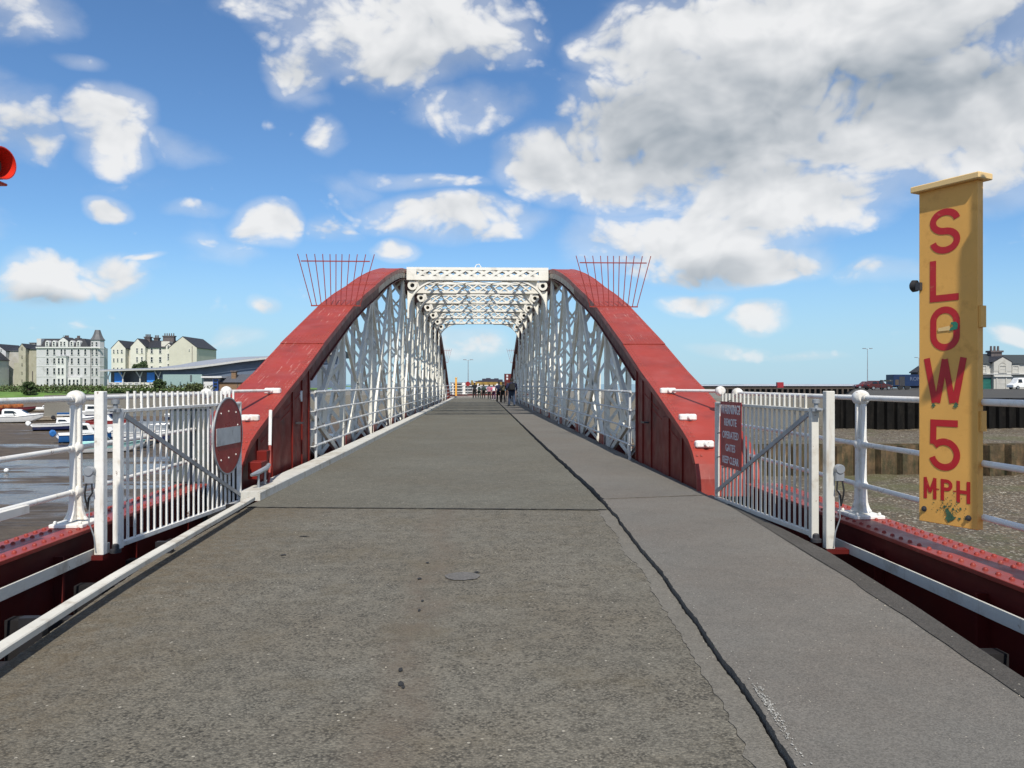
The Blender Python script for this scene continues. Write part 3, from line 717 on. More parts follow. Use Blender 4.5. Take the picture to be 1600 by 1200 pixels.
# ------------------------------------------------------------------ the yellow SLOW 5 MPH post
def ribbon(pts, w, closed=False):
    k = len(pts); L, Rr = [], []
    for i in range(k):
        if closed: a, c = pts[i-1], pts[(i+1) % k]
        else: a, c = pts[max(i-1, 0)], pts[min(i+1, k-1)]
        dx, dy = c[0]-a[0], c[1]-a[1]; l = math.hypot(dx, dy); nx, ny = -dy/l, dx/l
        L.append((pts[i][0]+nx*w/2, pts[i][1]+ny*w/2)); Rr.append((pts[i][0]-nx*w/2, pts[i][1]-ny*w/2))
    return L, Rr
def glyph(M, strokes, name, m, parent, z=.002):
    b = MB(M); zz = z
    for pts, w, closed in strokes:
        L, Rr = ribbon(pts, w, closed); k = len(pts); zz += .0003
        b.add([(*p, zz) for p in L]+[(*p, zz) for p in Rr], [(i, k+i, k+(i+1) % k, (i+1) % k) for i in range(k if closed else k-1)])
    return b.build(name, m, parent, fix=False)
def arc(cx, cy, rx, ry, a0, a1, n=14): return [(cx+rx*math.cos(R(lerp(a0,a1,i/n))), cy+ry*math.sin(R(lerp(a0,a1,i/n)))) for i in range(n+1)]
pl, pr_ = Vector((3.465, 6.17, 0)), Vector((3.665, 5.74, 0))        # front left and right foot of the face
rt = (pr_-pl); wsg = rt.length; rt.normalize(); fo = Vector((rt.y, -rt.x, 0))*1.0
if fo.y > 0: fo = -fo
so = (pl+pr_)/2
t = thing('slow_sign_post', (so.x, so.y, .41), 'tall yellow board reading SLOW 5 MPH in red on the right railing', 'road sign')
Ms = signM(so, rt)                                                   # local: x across, y up, z out of the face
H0, H1 = .42, 3.01; hw = wsg/2
MB(Ms).box(-hw, hw, H0, H1, -.07, 0).build('board', yellow, t, bevel=.004)
MB(Ms).box(-hw-.042, hw+.042, H1, H1+.048, -.12, .05).build('cap', cap_yellow, t, bevel=.006)
MB(Ms).box(hw+.001, hw+.022, 1.92, 2.08, -.07, -.01).build('side_batten', yellow, t); MB(Ms).box(hw+.001, hw+.018, 1.15, 1.30, -.08, -.02).build('side_batten', yellow, t)
sw = .052
cx = -.018
def rr(x, y): return (x+cx, y)
S = lambda pts: [rr(*p) for p in pts]
a, h0, h1 = .098, 2.50, 2.845; hm = (h0+h1)/2; q = (h1-h0-sw)/4
glyph(Ms, [(S(arc(0, h1-sw/2-q, a, q, 8, 180, 12)+arc(0, h1-sw/2-q, a, q, 180, 262, 6)[1:]+arc(0, h0+sw/2+q, a, q, 82, 0, 6)+arc(0, h0+sw/2+q, a, q, 0, -172, 12)[1:]), sw, False)], 'letter', letter_red, t)
h0, h1 = 2.135, 2.455
glyph(Ms, [(S([(-.098, h1), (-.098, h0)]), sw, False), (S([(-.098-sw/2, h0+sw/2), (.112, h0+sw/2)]), sw, False)], 'letter', letter_red, t)
h0, h1 = 1.755, 2.095
glyph(Ms, [(S(arc(0, h1-sw/2-.09, .095, .09, 0, 180, 14)+arc(0, h0+sw/2+.09, .095, .09, 180, 360, 14)), sw, True)], 'letter', letter_red, t)
h0, h1 = 1.355, 1.70
glyph(Ms, [(S([(-.150, h1), (-.082, h0)]), sw, False), (S([(-.062, h0), (0, h1-.01)]), sw*.95, False), (S([(0, h1-.01), (.062, h0)]), sw*.95, False), (S([(.082, h0), (.150, h1)]), sw, False)], 'letter', letter_red, t)
h0, h1 = .835, 1.225
glyph(Ms, [(S([(.105, h1-sw/2), (-.12, h1-sw/2)]), sw, False), (S([(-.093, h1), (-.097, h1-.19)]), sw, False), (S(arc(-.005, h0+sw/2+.098, .103, .098, 140, -10, 14)+arc(-.005, h0+sw/2+.098, .103, .098, -10, -165, 12)[1:]), sw, False)], 'digit', letter_red, t)
h0, h1 = .605, .770; w2 = .028
def low(x, pts): return [(x+p[0]+cx*.3, p[1]) for p in pts]
glyph(Ms, [(low(-.135, [(-.04,h0),(-.04,h1)]), w2, False), (low(-.135, [(.04,h0),(.04,h1)]), w2, False), (low(-.135, [(-.042,h1),(0,h0+.05)]), w2*.85, False), (low(-.135, [(.042,h1),(0,h0+.05)]), w2*.85, False)], 'letter', letter_red, t)
glyph(Ms, [(low(0, [(-.032,h0),(-.032,h1)]), w2, False), (low(0, [(-.032,h1-w2/2),(.004,h1-w2/2)]+arc(.004, h1-.045, .032, .045-w2/2, 90, -90, 8)+[(-.032,h1-.090+w2/2)]), w2, False)], 'letter', letter_red, t)
glyph(Ms, [(low(.135, [(-.04,h0),(-.04,h1)]), w2, False), (low(.135, [(.04,h0),(.04,h1)]), w2, False), (low(.135, [(-.04,(h0+h1)/2),(.04,(h0+h1)/2)]), w2, False)], 'letter', letter_red, t)
for x in (-.07, .067): glyph(Ms, [(low(x, [(-.012,(h0+h1)/2),(.012,(h0+h1)/2)]), .008, False)], 'hyphen', letter_red, t)
for x, y in ((-.19,.52),(.17,.50)): MB(Ms).lathe([(.022,0),(.022,.006),(.012,.008),(.012,.018),(.003,.019)], (x, y, 0), (0,0,1), n=10).build('bolt', dark_steel, t)
scab = mat('chipped_paint_green', (.05,.11,.06), .8, var=.4, vs=20)
for x, y, r in ((-.11,1.335,.022),(.072,1.338,.026),(.02,.485,.045),(.0,.53,.022),(-.02,.56,.014),(.05,.55,.012),(.11,.56,.012),(.10,.485,.014)):
    b = MB(Ms); n = 14; b.add([(x, y, .0042)]+[(x+r*random.uniform(.45, 1.1)*math.cos(2*PI*i/n), y+r*random.uniform(.45, 1.1)*math.sin(2*PI*i/n), .004) for i in range(n)], [(0, 1+i, 1+(i+1) % n) for i in range(n)]); b.build('paint_chip', scab, t, fix=False)
b = MB(Ms)
for i in range(70):
    x, y, r = random.gauss(.02, .075), random.gauss(.545, .05), random.uniform(.002, .008)
    if abs(x) < .2 and y > .44: b.add([(x+r*math.cos(2.1*k+i), y+r*math.sin(2.1*k+i)*1.4, .0046) for k in range(3)], [(0,1,2)])
tag(b.build('paint_specks', scab, t, fix=False), kind='stuff')
b = MB(Ms); b.add([(.02,1.905,.0052),(.085,1.915,.0052),(.09,1.955,.0052),(.075,1.972,.0052),(.035,1.970,.0052),(.03,1.955,.0052),(.05,1.95,.0052),(.05,1.935,.0052),(.03,1.93,.0052)], [tuple(range(9))]); b.build('sticker_scrap', mat('green_sticker', (.02,.16,.10), .5), t, fix=False)
b = MB(Ms); b.add([(-.07,1.905,.005),(.025,1.91,.005),(.025,1.945,.005),(-.072,1.93,.005)], [(0,1,2,3)]); b.build('sticker_residue', cap_yellow, t, fix=False)
for z in (.91, 1.365):                                              # straps tying the board to the railing tubes
    MB().bar(so-fo*.07+Vector((0, 0, z)), Vector((3.72, so.y+.03, z)), .05, .03).build('rail_strap', yellow, t)
    MB().tube([(3.73, so.y-.03, z), (3.73, so.y+.09, z)], .034, 12).build('rail_clip', galv, t, smooth=True)
# black knob on its left edge
lm = MB(Ms); lm.lathe([(.02,0),(.02,.02),(.045,.025),(.048,.06),(.03,.075),(.004,.078)], (-hw-.0, 2.28, -.02), (-1,0,.25), n=14); lm.build('knob', black_steel, t, smooth=True)
MB(Ms).box(-hw-.01, -hw+.03, 2.24, 2.30, -.05, .03).build('knob_bracket', dark_steel, t)
# signal poles with sirens: the left one shows its siren, the right one stands beyond the frame and shades the yellow board
def siren(t, o, d, r=.105):
    d = Vector(d).normalized()
    s = MB().lathe([(.03,-.30),(.075,-.29),(.085,-.17),(.092,-.16),(r*.98,-.06),(r,0),(r*.93,.0),(r*.80,-.05),(r*.70,-.12),(.004,-.13)], o, d, n=30, caps=False)
    h = s.build('horn', siren_red, t, smooth=True)
    MB().lathe([(.02,-.13),(.026,-.09),(.022,-.065),(.008,-.055),(.001,-.054)], o, d, n=16, caps=False).build('centre_bulb', siren_red, h, smooth=True)
    MB().lathe([(r*.78,-.085),(r*.30,-.10)], o, d, n=30, caps=False).build('throat', mat('dark_red_plastic', (.06,.004,.006), .35), h, smooth=True)
    return h
t = thing('warning_siren', (-3.06, 5.06, -.24), 'red plastic siren horn on a pole at the far left', 'siren')
siren(t, Vector((-2.775, 4.74, 2.785)), (1, -.30, -.02), .095)
MB().box(-3.02, -2.81, 4.68, 4.86, 2.676, 2.692).build('mounting_shelf', siren_red, t, bevel=.01)
MB().tube([(-3.06, 5.06, -.24), (-3.06, 5.06, 3.3)], .055, 14).build('pole', galv, t, smooth=True)
MB().box(-3.10, -3.0, 4.74, 5.06, 2.62, 2.675).build('arm', galv, t)
t = thing('signal_pole', (3.72, 4.6, .2), 'grey signal pole carrying a lamp head and siren beside the yellow board', 'signal')
MB().tube([(3.785, 4.60, .2), (3.785, 4.60, 4.3)], .05, 14).build('pole', galv, t, smooth=True)
MB().box(3.715, 3.86, 4.40, 4.545, 3.55, 4.15).build('lamp_head', black_steel, t, bevel=.03)
siren(t, Vector((3.70, 4.45, 3.36)), (-.4, -1, 0))

# ------------------------------------------------------------------ the swing bridge
YC = 47.1
HALF = [(10.73,-.03),(10.76,.20),(10.84,.40),(11.0,.56),(11.22,.70),(11.55,.82),(12.02,.97),(13.25,1.35),(14.6,1.74),(16.4,2.32),(20.2,3.45),(22.4,4.01),(24.6,4.51),(26.8,5.04),(28.8,5.47),(30.5,5.80),(32.0,6.07),(33.3,6.27),(34.5,6.42),(35.8,6.52),(37.4,6.58),(39.4,6.60)]
PROF = HALF+[(2*YC-y, z) for y, z in reversed(HALF)]
def top(y): return interp(PROF, y)
bridge = thing('swing_bridge', (-.13, YC, -.5), 'long red and white steel truss swing bridge spanning the tidal harbour', 'bridge')
PANEL = [14.6+5*k for k in range(14)]
SIDES = {'l': (-3.2, -4.08), 'r': (2.95, 3.83)}
def along(ys, fn):
    return [fn(y) for y in ys]
def sub(y0, y1):
    return [y0]+[y for y, z in PROF if y0+.01 < y < y1-.01]+[y1]
def off(y, d):                                    # a point d below the profile, square to it
    e = .05; dz = (top(y+e)-top(y-e))/(2*e); l = math.hypot(1, dz)
    return (y+dz/l*d, top(y)-d/l)
def strip(b, ys, xa, xb, d0, d1):                 # box section following the chord
    rows = []
    for y in ys:
        (ya, za), (yb, zb) = off(y, d0), off(y, d1)
        rows.append([(xa, ya, za), (xb, ya, za), (xb, yb, zb), (xa, yb, zb), (xa, ya, za)])
    b.grid(rows); b.add(rows[0][:4], [(0,1,2,3)]); b.add(rows[-1][:4], [(3,2,1,0)])
def lap(y):
    y = min(y, 2*YC-y); return 0. if y < 16.4 else .014 if y < 20.2 else .028 if y < 24.6 else .040
for sd_, (xi, xo) in SIDES.items():
    s = 1 if xi > xo else -1                       # +1: the road lies on +x
    ins = lambda d: xi-s*d                         # d metres in from the inner edge
    # solid plated ends
    tr = None
    for e0, e1, flip in ((10.80, 15.25, False), (2*YC-15.25, 2*YC-10.80, True)):
        ys = sub(e0, e1); pts = [off(y, .05) for y in ys]
        pg = pts+[(e1, -.55), (e0, -.55)]
        for x0, x1 in ((ins(.05), ins(.09)), (xo+s*.05, xo+s*.09)):
            o = MB().prism(pg, lambda a, z, t: (t, a, z), min(x0, x1), max(x0, x1)).build('end_plate' if tr else 'truss', shade_plate_red, tr or bridge)
            tr = tr or o
        ye = e1 if not flip else e0
        MB().box(*sorted((ins(.092), xo+s*.092)), ye-.03, ye-.003, -.5, top(ye)-.3).build('end_diaphragm', shade_plate_red, tr)
    tag(tr, 'left-hand truss with sloping red chord' if sd_ == 'l' else 'right-hand truss with sloping red chord')
    # ribs on the plated ends
    for y, w in ((11.75,.10),(12.75,.45),(13.9,.10),(14.75,.34),(15.2,.10)):
        for yy in (y, 2*YC-y):
            MB().box(*sorted((ins(.0505), ins(.0505-.022))), yy-w/2, yy+w/2, -.5, top(yy-w/2 if yy < YC else yy+w/2)-.16).build('rib', shade_plate_red, tr)
    # top plates with lapped seams
    seams = [10.73, 16.4, 20.2, 24.6, 28.2, 32.4, 36.0]
    seams = seams[:7]+[41.1, 47.1]+[2*YC-y for y in (41.1,)]+[2*YC-y for y in reversed(seams[:7])]
    for i, (a, c) in enumerate(zip(seams, seams[1:])):
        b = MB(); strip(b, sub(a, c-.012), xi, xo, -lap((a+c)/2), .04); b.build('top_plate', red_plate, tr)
    # edge angles under the plate
    b = MB()
    strip(b, sub(10.9, 2*YC-10.9), ins(.012), ins(.05), .042, .12); strip(b, sub(10.9, 2*YC-10.9), xo+s*.012, xo+s*.05, .042, .12)
    b.build('edge_angle', red, tr)
    # chord sides: red low down, buff riveted plates with open slots higher up
    for e0, e1 in ((15.27, 25.5), (2*YC-25.5, 2*YC-15.27)):
        for xa_, xb_, d0, d1 in ((ins(.05), ins(.08), .042, .38), (xo+s*.05, xo+s*.08, .042, .38), (ins(.02), ins(.16), .385, .41), (xo+s*.02, xo+s*.16, .385, .41)):
            b = MB(); strip(b, sub(e0, e1), xa_, xb_, d0, d1); b.build('chord_side' if d1 < .4 else 'chord_flange', shade_dark_red, tr)
    y = 25.53
    while y < 2*YC-25.6:
        e = min(y+random.choice((1.1, 1.5, 1.9)), 2*YC-25.53)
        for xa_, xb_, d0, d1, ee in ((ins(.05), ins(.075), .13, .30, e), (ins(.05), ins(.07), .305, .34, e-.10), (xo+s*.05, xo+s*.075, .13, .38, e)):
            if ee-y > .05: b = MB(); strip(b, sub(y, ee), xa_, xb_, d0, d1); b.build('chord_plate', buff, tr)
        y = e+.07
    b = MB(); strip(b, sub(25.53, 2*YC-25.53), ins(.02), ins(.20), .385, .41); strip(b, sub(25.53, 2*YC-25.53), xo+s*.02, xo+s*.2, .385, .41)
    strip(b, sub(25.53, 2*YC-25.53), ins(.30), xo+s*.30, .10, .37)
    b.build('chord_flange', shade_dark_red, tr)
    # lower chord
    b = MB(); b.box(*sorted((ins(.05), ins(.08))), 15.3, 2*YC-15.3, -.55, -.08); b.box(*sorted((xo+s*.05, xo+s*.08)), 15.3, 2*YC-15.3, -.55, -.08); b.box(*sorted((ins(.05), xo+s*.05)), 15.3, 2*YC-15.3, -.60, -.555)
    b.build('lower_chord', shade_dark_red, tr)
    # rivet rows on the plate edges
    b = MB()
    for side_x in (xi-s*.05, xi-s*.11, xo+s*.05):
        y = 10.95
        while y < 34:
            yy, zz = off(y, -lap(y)-.008); e = .016 if y < 20 else .019
            b.add([(side_x-e, yy-e, zz-.012), (side_x+e, yy-e, zz-.012), (side_x+e, yy+e, zz-.006), (side_x-e, yy+e, zz-.006), (side_x, yy, zz+.010)], [(0,1,4), (1,2,4), (2,3,4), (3,0,4)])
            y += .13 if y < 20 else .2
    for ya in (16.4, 20.2, 24.6, 28.2):
        for rr_ in (-.10, .10, .24, .38, .52, .66):
            for k in range(10):
                x = lerp(xi, xo, .08+.84*k/9); yy, zz = off(ya+rr_, -lap(ya+rr_)-.008); e = .016
                b.add([(x-e, yy-e, zz-.012), (x+e, yy-e, zz-.012), (x+e, yy+e, zz-.006), (x-e, yy+e, zz-.006), (x, yy, zz+.009)], [(0,1,4), (1,2,4), (2,3,4), (3,0,4)])
    for y0, z0 in ((12.1, .1),):                   # slanting rows on the plated side
        pass
    for k in range(34):
        for base in (11.95, 13.35):
            y = base+k*.055; z = top(y)-.30-k*.004
            xx = ins(.05)+s*.003
            if y < 15.1:
                b.add([(xx, y-.012, z-.012), (xx, y+.012, z-.012), (xx, y+.012, z+.012), (xx, y-.012, z+.012), (xx+s*.014, y, z)], [(0,1,4), (1,2,4), (2,3,4), (3,0,4)])
    tag(b.build('rivet_rows', red, tr, fix=False), kind='stuff')
    # web members: two leaves joined by crossed lacing
    xa, xb = ins(.13), xo+s*.13
    zb = -.30
    def member(name, p0, p1, w, pitch, lw, cross=True, lace=True, fl=.085):
        (y0, z0), (y1, z1) = p0, p1
        b = MB()
        d = Vector((0, y1-y0, z1-z0)); L = d.length; d.normalize(); nn = Vector((0, -d.z, d.y))
        for x in (xa, xb):
            b.bar((x, y0, z0), (x, y1, z1), w, .020, (1,0,0))
            xx = x+(-s*(fl/2+.01) if x == xa else s*(fl/2+.01))       # flanges turned in towards each other
            for sg in (-1, 1): b.bar(Vector((xx, y0, z0))+nn*sg*(w/2-.01), Vector((xx, y1, z1))+nn*sg*(w/2-.01), .016, fl, (1,0,0))
        if lace:
            k = max(2, int(round(L/pitch))); fr = -nn*(w/2+.006) if nn.y > 0 else nn*(w/2+.006)
            for i in range(k):
                a, c = Vector((0,y0,z0))+d*(L*i/k), Vector((0,y0,z0))+d*(L*(i+1)/k)
                b.bar(Vector((xa,0,0))+a+fr, Vector((xb,0,0))+c+fr, lw, .012, fr)
                if cross: b.bar(Vector((xb,0,0))+a+fr*1.12, Vector((xa,0,0))+c+fr*1.12, lw, .012, fr)
        return b.build(name, truss_white, tr)
    for y in PANEL[1:-1]:
        zt = top(y)-.42
        member('post', (y, zb), (y, zt), .24, .74, .08)
        MB().box(*sorted((ins(.045), ins(.02))), y-.30, y+.30, -.30, .28).build('gusset', red if y < 47 else shade_dark_red, tr)
    for y0, y1 in zip(PANEL, PANEL[1:]):
        t0, t1 = top(y0)-.42, top(y1)-.42
        member('diagonal', (y0+.12, zb), (y1-.12, t1), .19, 1.2, .07, False, True, .06)
        member('diagonal', (y0+.12, t0), (y1-.12, zb), .13, 1.2, .07, False, False, .05)
        ym, zm = (y0+y1)/2, (zb*2+t0+t1)/4
        MB().box(*sorted((xa+s*.012, xa+s*.020)), ym-.24, ym+.24, zm-.22, zm+.22).build('cross_plate', truss_white, tr)
    # hand rails along the truss
    hx = ins(-.07)
    for z, r in ((1.35,.024), (1.0,.021), (.66,.021), (.33,.021)):
        MB().tube([(hx, 15.2, z), (hx, 2*YC-14.5, z)], r, 8).build('handrail', rail_grey, tr, smooth=True)
    for y in [15.3]+[16.1+1.65*k for k in range(38)]:
        b = MB()
        if y in (15.3,) or int((y-16.1)/1.65+.5) % 9 == 8: b.box(hx-.02, hx+.02, y-.03, y+.03, .0, 1.38)
        for z in (.33, .66, 1.0, 1.35): b.box(*sorted((hx-s*.12, hx+s*.018)), y-.022, y+.022, z-.03, z-.012); b.lathe([(.03,-.03),(.03,.03)], (hx, y, z), (0,1,0), n=8)
        b.build('rail_clamp', rail_grey, tr)
    # oval badge and step irons on the plated end
    if sd_ == 'l':
        MB().lathe([(.10,0),(.10,.02)], (xi-s*.05+s*.001, 14.55, 1.28), (s,0,0), n=20).build('badge', sign_white, tr, smooth=True)
    MB().box(*sorted((xi-s*.05, xi+s*.06)), 14.1, 14.3, .80, .825).build('step_iron', dark_steel, tr)
    # climbing guards: fans of thin red bars across both sloping chords
    for yy in (20.2, 2*YC-20.2):
        xc = (xi+xo)/2; zbse = top(yy)+.02
        g = MB().bar((xc-.62, yy, zbse), (xc+.62, yy, zbse), .025, .03).build('climbing_guard', red, bridge)
        for k in range(11):
            q = (k-5)/5; x0 = xc+q*.60; x1 = xc+(abs(q)**1.15)*(1 if q > 0 else -1)*.96
            MB().tube([(x0, yy, zbse), (x1, yy+.02, zbse+1.30)], .011, 6).build('spike', red, g, smooth=True)
        MB().bar((xc-.87, yy, zbse+1.12), (xc+.85, yy, zbse+1.12), .012, .028).build('cross_bar', red, g)
# portal frames with curved knees and rings
XL, XR = -3.2+.02, 2.95-.02
for k in range(6):
    y = 34.6+5*k
    b = MB(); z0, z1 = 6.0, 6.50; dy = .22; lb_, bp_ = (.12, .15) if k == 0 else (.065, .085)
    b.box(XL, XR, y-dy, y+dy, z1, z1+.03)
    for yy in (y-dy, y+dy-.03):
        b.box(XL, XR, yy, yy+.03, z0, z0+bp_); b.box(XL, XR, yy, yy+.03, z1-.09, z1)
        b.box(XL, XL+.42, yy+.003, yy+.027, z0+bp_, z1-.09); b.box(XR-.42, XR, yy+.003, yy+.027, z0+bp_, z1-.09)
        n = 10; w = (XR-XL-.84)/n
        for i in range(n):
            xx = XL+.42+i*w
            b.bar((xx, yy+.010, z0+bp_-.02), (xx+w, yy+.010, z1-.07), lb_, .008, (0,1,0)); b.bar((xx, yy+.021, z1-.07), (xx+w, yy+.021, z0+bp_-.02), lb_, .008, (0,1,0))
    b.box(XL, XR, y-dy, y+dy, z0-.02, z0-.001)
    pf = b.build('portal_frame', cream, bridge)
    for s, xe in ((1, XL), (-1, XR)):
        b = MB(); rows = []; rx, rz = 1.42, 1.32
        A = [(xe+s*.06, z0-.02-rz-.32)]+[(xe+s*.06+s*rx*(1-math.cos(a)), z0-.02-rz+rz*math.sin(a)) for a in [PI/2*i/14 for i in range(15)]]+[(xe+s*.06+s*rx+s*.5, z0-.022)]
        for i, (x, z) in enumerate(A):
            a_, c_ = A[max(i-1, 0)], A[min(i+1, len(A)-1)]; d = Vector((c_[0]-a_[0], 0, c_[1]-a_[1])).normalized(); n_ = Vector((-d.z, 0, d.x))*.036
            rows.append([(x+n_.x, y-.15, z+n_.z), (x+n_.x, y+.15, z+n_.z), (x-n_.x, y+.15, z-n_.z), (x-n_.x, y-.15, z-n_.z), (x+n_.x, y-.15, z+n_.z)])
        b.grid(rows); b.build('knee_arch', cream, pf, smooth=True)
        b = MB(); rows = []
        for i in range(29):
            a = 2*PI*i/28; o = Vector((xe+s*.235, y, z0-.245)); e = Vector((math.cos(a), 0, math.sin(a)))
            rows.append([o+e*.20+Vector((0,-.14,0)), o+e*.20+Vector((0,.14,0)), o+e*.095+Vector((0,.14,0)), o+e*.095+Vector((0,-.14,0)), o+e*.20+Vector((0,-.14,0))])
        b.grid(rows); rg_ = b.build('ring', cream, pf, smooth=True)
        MB().lathe([(.10,.0),(.10,.02)], o+Vector((0,.10,0)), (0,1,0), n=16).build('ring_backing', dark_steel, pf)
        b = MB()                                   # spandrel web behind the arch
        b.prism([(xe+s*.02, z0-.46), (xe+s*.02, z0-1.20), (xe+s*.16, z0-.82), (xe+s*.34, z0-.52)], lambda a, z, t: (a, t, z), y-.012, y+.012)
        b.prism([(xe+s*.46, z0-.021), (xe+s*1.25, z0-.021), (xe+s*.85, z0-.15), (xe+s*.54, z0-.32)], lambda a, z, t: (a, t, z), y-.012, y+.012)
        b.build('spandrel', cream, pf)
for k in range(5):
    y0, y1 = 34.6+5*k+.25, 34.6+5*(k+1)-.25
    b = MB(); W = XR-XL
    br = b
    for i in range(-3, 6):
        xa0 = XL+W*(i)/4.5; xa1 = xa0+W*.62
        for fl in (0, 1):
            p, q = [xa0, y0], [xa1, y1]
            def clip(p, q):
                (x0, ya), (x1, yb) = p, q
                t0 = max(0, (XL-x0)/(x1-x0)); t1 = min(1, (XR-x0)/(x1-x0))
                if t1-t0 < .05: return None
                return (lerp(x0,x1,t0), lerp(ya,yb,t0)), (lerp(x0,x1,t1), lerp(ya,yb,t1))
            c = clip(p, q)
            if not c: continue
            (ax, ay), (bx, by) = c
            if fl: ax, bx = XL+XR-ax, XL+XR-bx
            b.bar((ax, ay, 6.44+.02*fl), (bx, by, 6.44+.02*fl), .12, .012)
    b.build('top_lateral_bracing', cream, bridge)
MB().tube([(-.25, 34.5, 6.53), (-.18, 34.5, 6.66), (-.06, 34.5, 6.68), (.02, 34.5, 6.55)], .02, 6).build('lifting_eye', cream, bridge, smooth=True)
# kerb beam on the bridge's left
n = 20
kb = MB(); rows = []
for i in range(n+1):
    y = lerp(10.35, 82.8, i/n); x = interp(LDB, y)+.01
    rows.append([(x-.27, y, .0), (x-.27, y, .115), (x-.005, y, .115), (x+.01, y, .10), (x+.01, y, .0), (x-.27, y, 0)])
kb.grid(rows); kb.add(rows[0][:5], [tuple(range(5))])
kb.build('kerb_beam', mat('weathered_white_kerb', (.56,.55,.50), .7, var=.12, dirt=(.25,.21,.14), da=.35, ds=2.5), bridge)
# white rail brackets on the red end plates, with stub rails from the end posts
for sd_, s, xp in (('l', 1, -3.73), ('r', -1, 3.71)):
    yp = 11.85 if sd_ == 'l' else 12.2
    t = thing('end_rail', (xp, yp, 0), 'short white rails and post joined to the '+('left' if sd_ == 'l' else 'right')+' red end plate', 'railing', 'stub rails at the truss ends')
    rails = (.66, 1.0, 1.39)
    po = railing_post(t, xp, yp, top(yp)-.02 if top(yp) < .6 else .02, rails)
    for z in rails:
        yy = 10.8+.0; yy = next(y for y in [10.8+.02*i for i in range(400)] if top(y) >= z-.03)
        xb_ = -3.42 if sd_ == 'l' else 3.14
        if yy > yp: MB().tube([(xp, yp, z), (lerp(xp, xb_, .5), lerp(yp, yy, .5), z), (xb_, yy, z)], .026, 10).build('rail', white, t, smooth=True)
        else: MB().tube([(xp, yp, z), (xp, yp-.5, z)], .026, 10).build('rail', white, t, smooth=True)
        MB().box(xb_-.13, xb_+.13, yy-.10, yy+.02, z-.055, z+.045).build('bracket', white, t, bevel=.02)
        MB().lathe([(.05,0),(.045,.10),(.035,.12)], (xb_, yy-.02, z), (-s*.25,-1,0), n=10).build('socket', white, t, smooth=True)
# latch gear in front of the left plated end
t = thing('latch_lever', (-3.0, 11.4, 0), 'red latch lever with white upper half beside the left plated end', 'lever')
MB().tube([(-3.02, 11.35, .02), (-2.98, 11.3, .10), (-2.99, 11.45, .33), (-3.02, 11.55, .62)], .022, 8).build('lever_arm', red, t, smooth=True)
MB().tube([(-3.02, 11.55, .62), (-3.05, 11.7, 1.12)], .024, 8).build('lever_grip', white, t, smooth=True)
MB().box(-3.16, -2.98, 10.95, 11.24, .20, .44).build('latch_box', shade_plate_red, t, bevel=.01)
MB().box(-3.14, -3.0, 11.3, 11.5, .42, .56).build('lug', shade_plate_red, t, bevel=.006)
t = thing('mooring_cleat', (-2.98, 11.15, .115), 'grey steel cleat standing on the left kerb beam end', 'cleat')
MB().tube([(-3.02, 10.62, .30), (-2.98, 10.72, .31), (-2.96, 11.15, .34), (-2.96, 11.26, .37)], [.02,.035,.035,.03], 8).build('horn', galv, t, smooth=True)
for y in (10.78, 11.1): MB().tube([(-2.97, y, .115), (-2.97, y, .32)], .018, 8).build('leg', galv, t, smooth=True)
cab_m = mat('grey_green_steel', (.075,.088,.084), .5, var=.12, dirt=(.1,.09,.07), da=.2)
t = thing('equipment_cabinet', (-3.85, 10.6, .2), 'narrow grey-green steel cabinet behind the left gate', 'cabinet')
MB().box(-4.06, -3.58, 10.56, 10.69, -.6, 1.17).build('body', cab_m, t, bevel=.01); MB().box(-4.08, -3.56, 10.54, 10.70, 1.171, 1.20).build('lid', cab_m, t)
MB().box(-4.02, -3.62, 10.545, 10.559, .22, 1.1).build('door', cab_m, t, bevel=.004)
tag(MB().box(-3.565, -3.19, 10.50, 10.66, -.7, .62).build('shade_block', black_steel, None, bevel=.02), 'black block added as shade behind the free end of the left gate', 'shade block')  # black box added where the foot of the red plate lies in shade
# abutment below the bridge end
ab = mat('abutment_stone', (.10,.09,.075), .9, var=.3, bump=.03, bs=5)
tag(MB().box(-5.2, 5.0, -12, 10.1, -3.3, -1.3).build('abutment', ab), 'dark stone abutment below the approach road', 'abutment')
tag(MB().lathe([(4.6,-3.3),(4.6,-1.1),(4.2,-.9)], (-.1, YC, 0), n=40).build('pivot_pier', ab), 'round stone pivot pier under the middle of the bridge', 'pier')

# ------------------------------------------------------------------ the far bank beyond the bridge
far_m = asphalt('far_asphalt', (.19,.18,.155), (.18,.16,.13), .2, 60, .3)
b = MB(); b.box(-4.3, 40, 84.1, 135, -3.4, -.01); b.prism([(-60,112),(20,112),(30,185),(-60,185)], lambda a, q, z: (a, q, z), -3.4, -.06); tag(b.build('far_quay', far_m), kind='structure')
rp = [(-3.9,84.4),(-3.75,88),(-3.2,91.2),(-2.0,93.8),(-.3,95.6),(2.0,96.9),(5,97.8),(9,98.4)]
t = thing('far_kerb', (-2, 92, 0), 'pale kerb curving right at the far end of the bridge', 'kerb')
b = MB(); b.grid([[(x+.55, y-.35, -.01), (x+.55, y-.35, .12), (x+.2, y-.1, .125), (x+.2, y-.1, 0)] for x, y in rp]); b.build('kerb_line', mat('pale_kerb', (.38,.32,.28), .85, var=.15), t)
t = thing('far_railing', (-2, 93, .1), 'white post and rail fence curving across the far end of the bridge', 'railing')
b = MB(); b.grid([[(x-.2, y+.1, -.5), (x+.1, y-.1, -.5), (x+.1, y-.1, .3), (x-.2, y+.1, .3), (x-.2, y+.1, -.5)] for x, y in rp]); b.build('base_girder', shade_dark_red, t)
for z in (.62, .98, 1.32): MB().tube([(x, y, z) for x, y in rp], .05, 8).build('rail', white, t, smooth=True)
